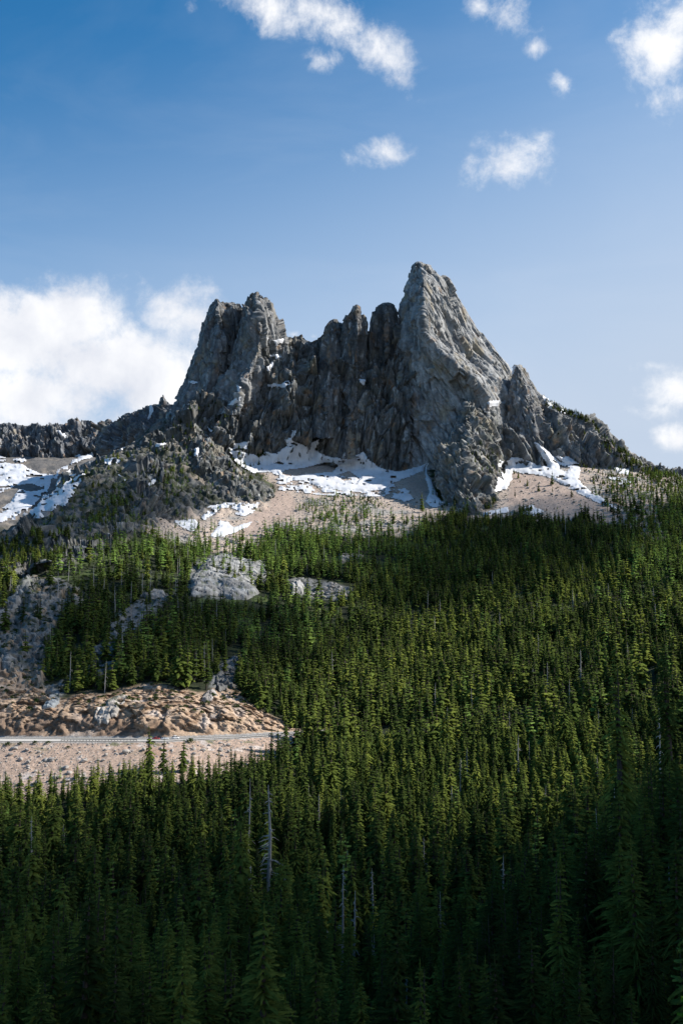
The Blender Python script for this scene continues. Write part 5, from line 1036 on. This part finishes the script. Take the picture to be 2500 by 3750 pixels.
M_glass = mat_flat('car_glass', (.02, .025, .03), .08); M_tyre = mat_flat('tyre_rubber', (.02, .02, .02), .9); M_rim = mat_flat('wheel_rim', (.5, .5, .5), .3, .8); M_lamp = mat_flat('lamp_glass', (.8, .8, .78), .15)
def paint(name, c):
    m = mat_flat(name, c, .25, 0, vary=.03); m.node_tree.nodes['Principled BSDF'].inputs['Coat Weight'].default_value = .5; return m
def loft(name, prof, mat, halfw):
    """body from side profile stations: (x, z_low, z_high, width factor)"""
    V = []
    for (x, zl, zh, wf) in prof:
        w = halfw * wf
        V += [(x, -w * .92, zl), (x, -w, zl + (zh - zl) * .25), (x, -w, zl + (zh - zl) * .7), (x, -w * .88, zh), (x, w * .88, zh), (x, w, zl + (zh - zl) * .7), (x, w, zl + (zh - zl) * .25), (x, w * .92, zl)]
    n = len(prof); Q = grid_quads(n, 8, True).tolist(); T = []
    for b, f in ((0, 1), ((n - 1) * 8, -1)):
        for k in range(1, 7): T.append((b, b + k, b + k + 1) if f < 0 else (b, b + k + 1, b + k))
    return mesh_from(name, V, Q, mat, tris=T, smooth=False)
def wheel_mesh(r, w, mat, name, n=18):
    V = []; Q = []
    for y, rr in ((-w / 2, r * .25), (-w / 2, r * .93), (-w * .4, r), (w * .4, r), (w / 2, r * .93), (w / 2, r * .25)):
        for k in range(n): a = 6.2832 * k / n; V.append((rr * math.cos(a), y, rr * math.sin(a)))
    return mesh_from(name, V, grid_quads(6, n, True), mat)
def car(u, off, pcol, kind, label, face=1, name='parked_car'):
    van = kind == 'van'; e = bpy.data.objects.new(name, None); COL.objects.link(e); p = road_xy(u, off); p2 = road_xy(u + 10, off); e.location = (p[0], p[1], ZR + .165)
    e.rotation_euler = (0, 0, math.atan2(p2[1] - p[1], p2[0] - p[0]) + (0 if face > 0 else math.pi)); e['label'] = label; e['category'] = 'van' if van else 'car'
    pm = paint(kind + '_paint', pcol); hw = .93; hz = .95 if not van else 1.05
    link('body', loft('body', [(-2.3, .45, .75, .86), (-2.22, .32, hz, .97), (-1.2, .28, hz + .03, 1), (.9, .28, hz, 1), (1.5, .28, hz - .05, .99), (2.15, .30, hz - .18, .93), (2.32, .42, hz - .38, .8)], pm, hw), parent=e)
    zt = 1.45 if not van else 1.75
    cab = [(-2.0 if van else -1.75, hz - .06, hz, .93), (-1.85 if van else -1.15, hz - .06, zt, .84), (.35, hz - .06, zt, .84), (.75 if van else .55, hz - .06, zt - .12, .85), (1.35, hz - .06, hz, .93)]
    link('roof', loft('roof', [(c[0] + (.12 if i else .2), c[2] - .02, c[2] + .03, c[3] * .96) if 0 < i < 3 else (c[0], c[2] - .03, c[2] + .005, c[3] * .9) for i, c in enumerate(cab[:4])], pm, hw), parent=e)
    link('window', loft('window', cab, M_glass, hw * .97), parent=e)
    wt = wheel_mesh(.34, .24, M_tyre, 'tyre'); wr = wheel_mesh(.2, .25, M_rim, 'rim')
    for x in (-1.45, 1.42):
        for y in (-.83, .83):
            w = link('wheel', wt, parent=e, loc=(x, y, .34)); link('rim', wr, parent=w)
    hl = box_mesh('headlight', .12, .32, .16, M_lamp, .03); rl = box_mesh('tail_light', .08, .25, .2, mat_flat('red_lamp', (.5, .02, .02), .3), .02)
    for y in (-.62, .62): link('headlight', hl, parent=e, loc=(2.2, y, .55)); link('tail_light', rl, parent=e, loc=(-2.27, y, .62))
    for x in (-.75, .1): link('window_pillar', box_mesh('window_pillar', .09, hw * 1.78, zt - hz - .06, pm, .01), parent=e, loc=(x, 0, hz + .01))
    if van: link('roof_box', loft('roof_box', [(-1.3, zt + .1, zt + .2, .5), (-1.1, zt + .06, zt + .42, .62), (.1, zt + .06, zt + .42, .62), (.5, zt + .1, zt + .2, .45)], paint('roof_box_paint', (.78, .78, .78)), hw), parent=e)
car(572, RC(572) - 2.2, (.42, .03, .03), 'saloon', 'small red car on the road, half way along the orange cut')
car(586, RC(586) + 2.6, (.04, .045, .06), 'hatch', 'dark car half hidden behind the spruce tip on the road')
car(604, RC(604) - 1.9, (.70, .72, .76), 'coupe', 'white car partly hidden behind a spruce tip, between the red car and the van')
car(643, RC(643) - 2.0, (.78, .78, .78), 'van', 'white van with a roof box driving on the road')
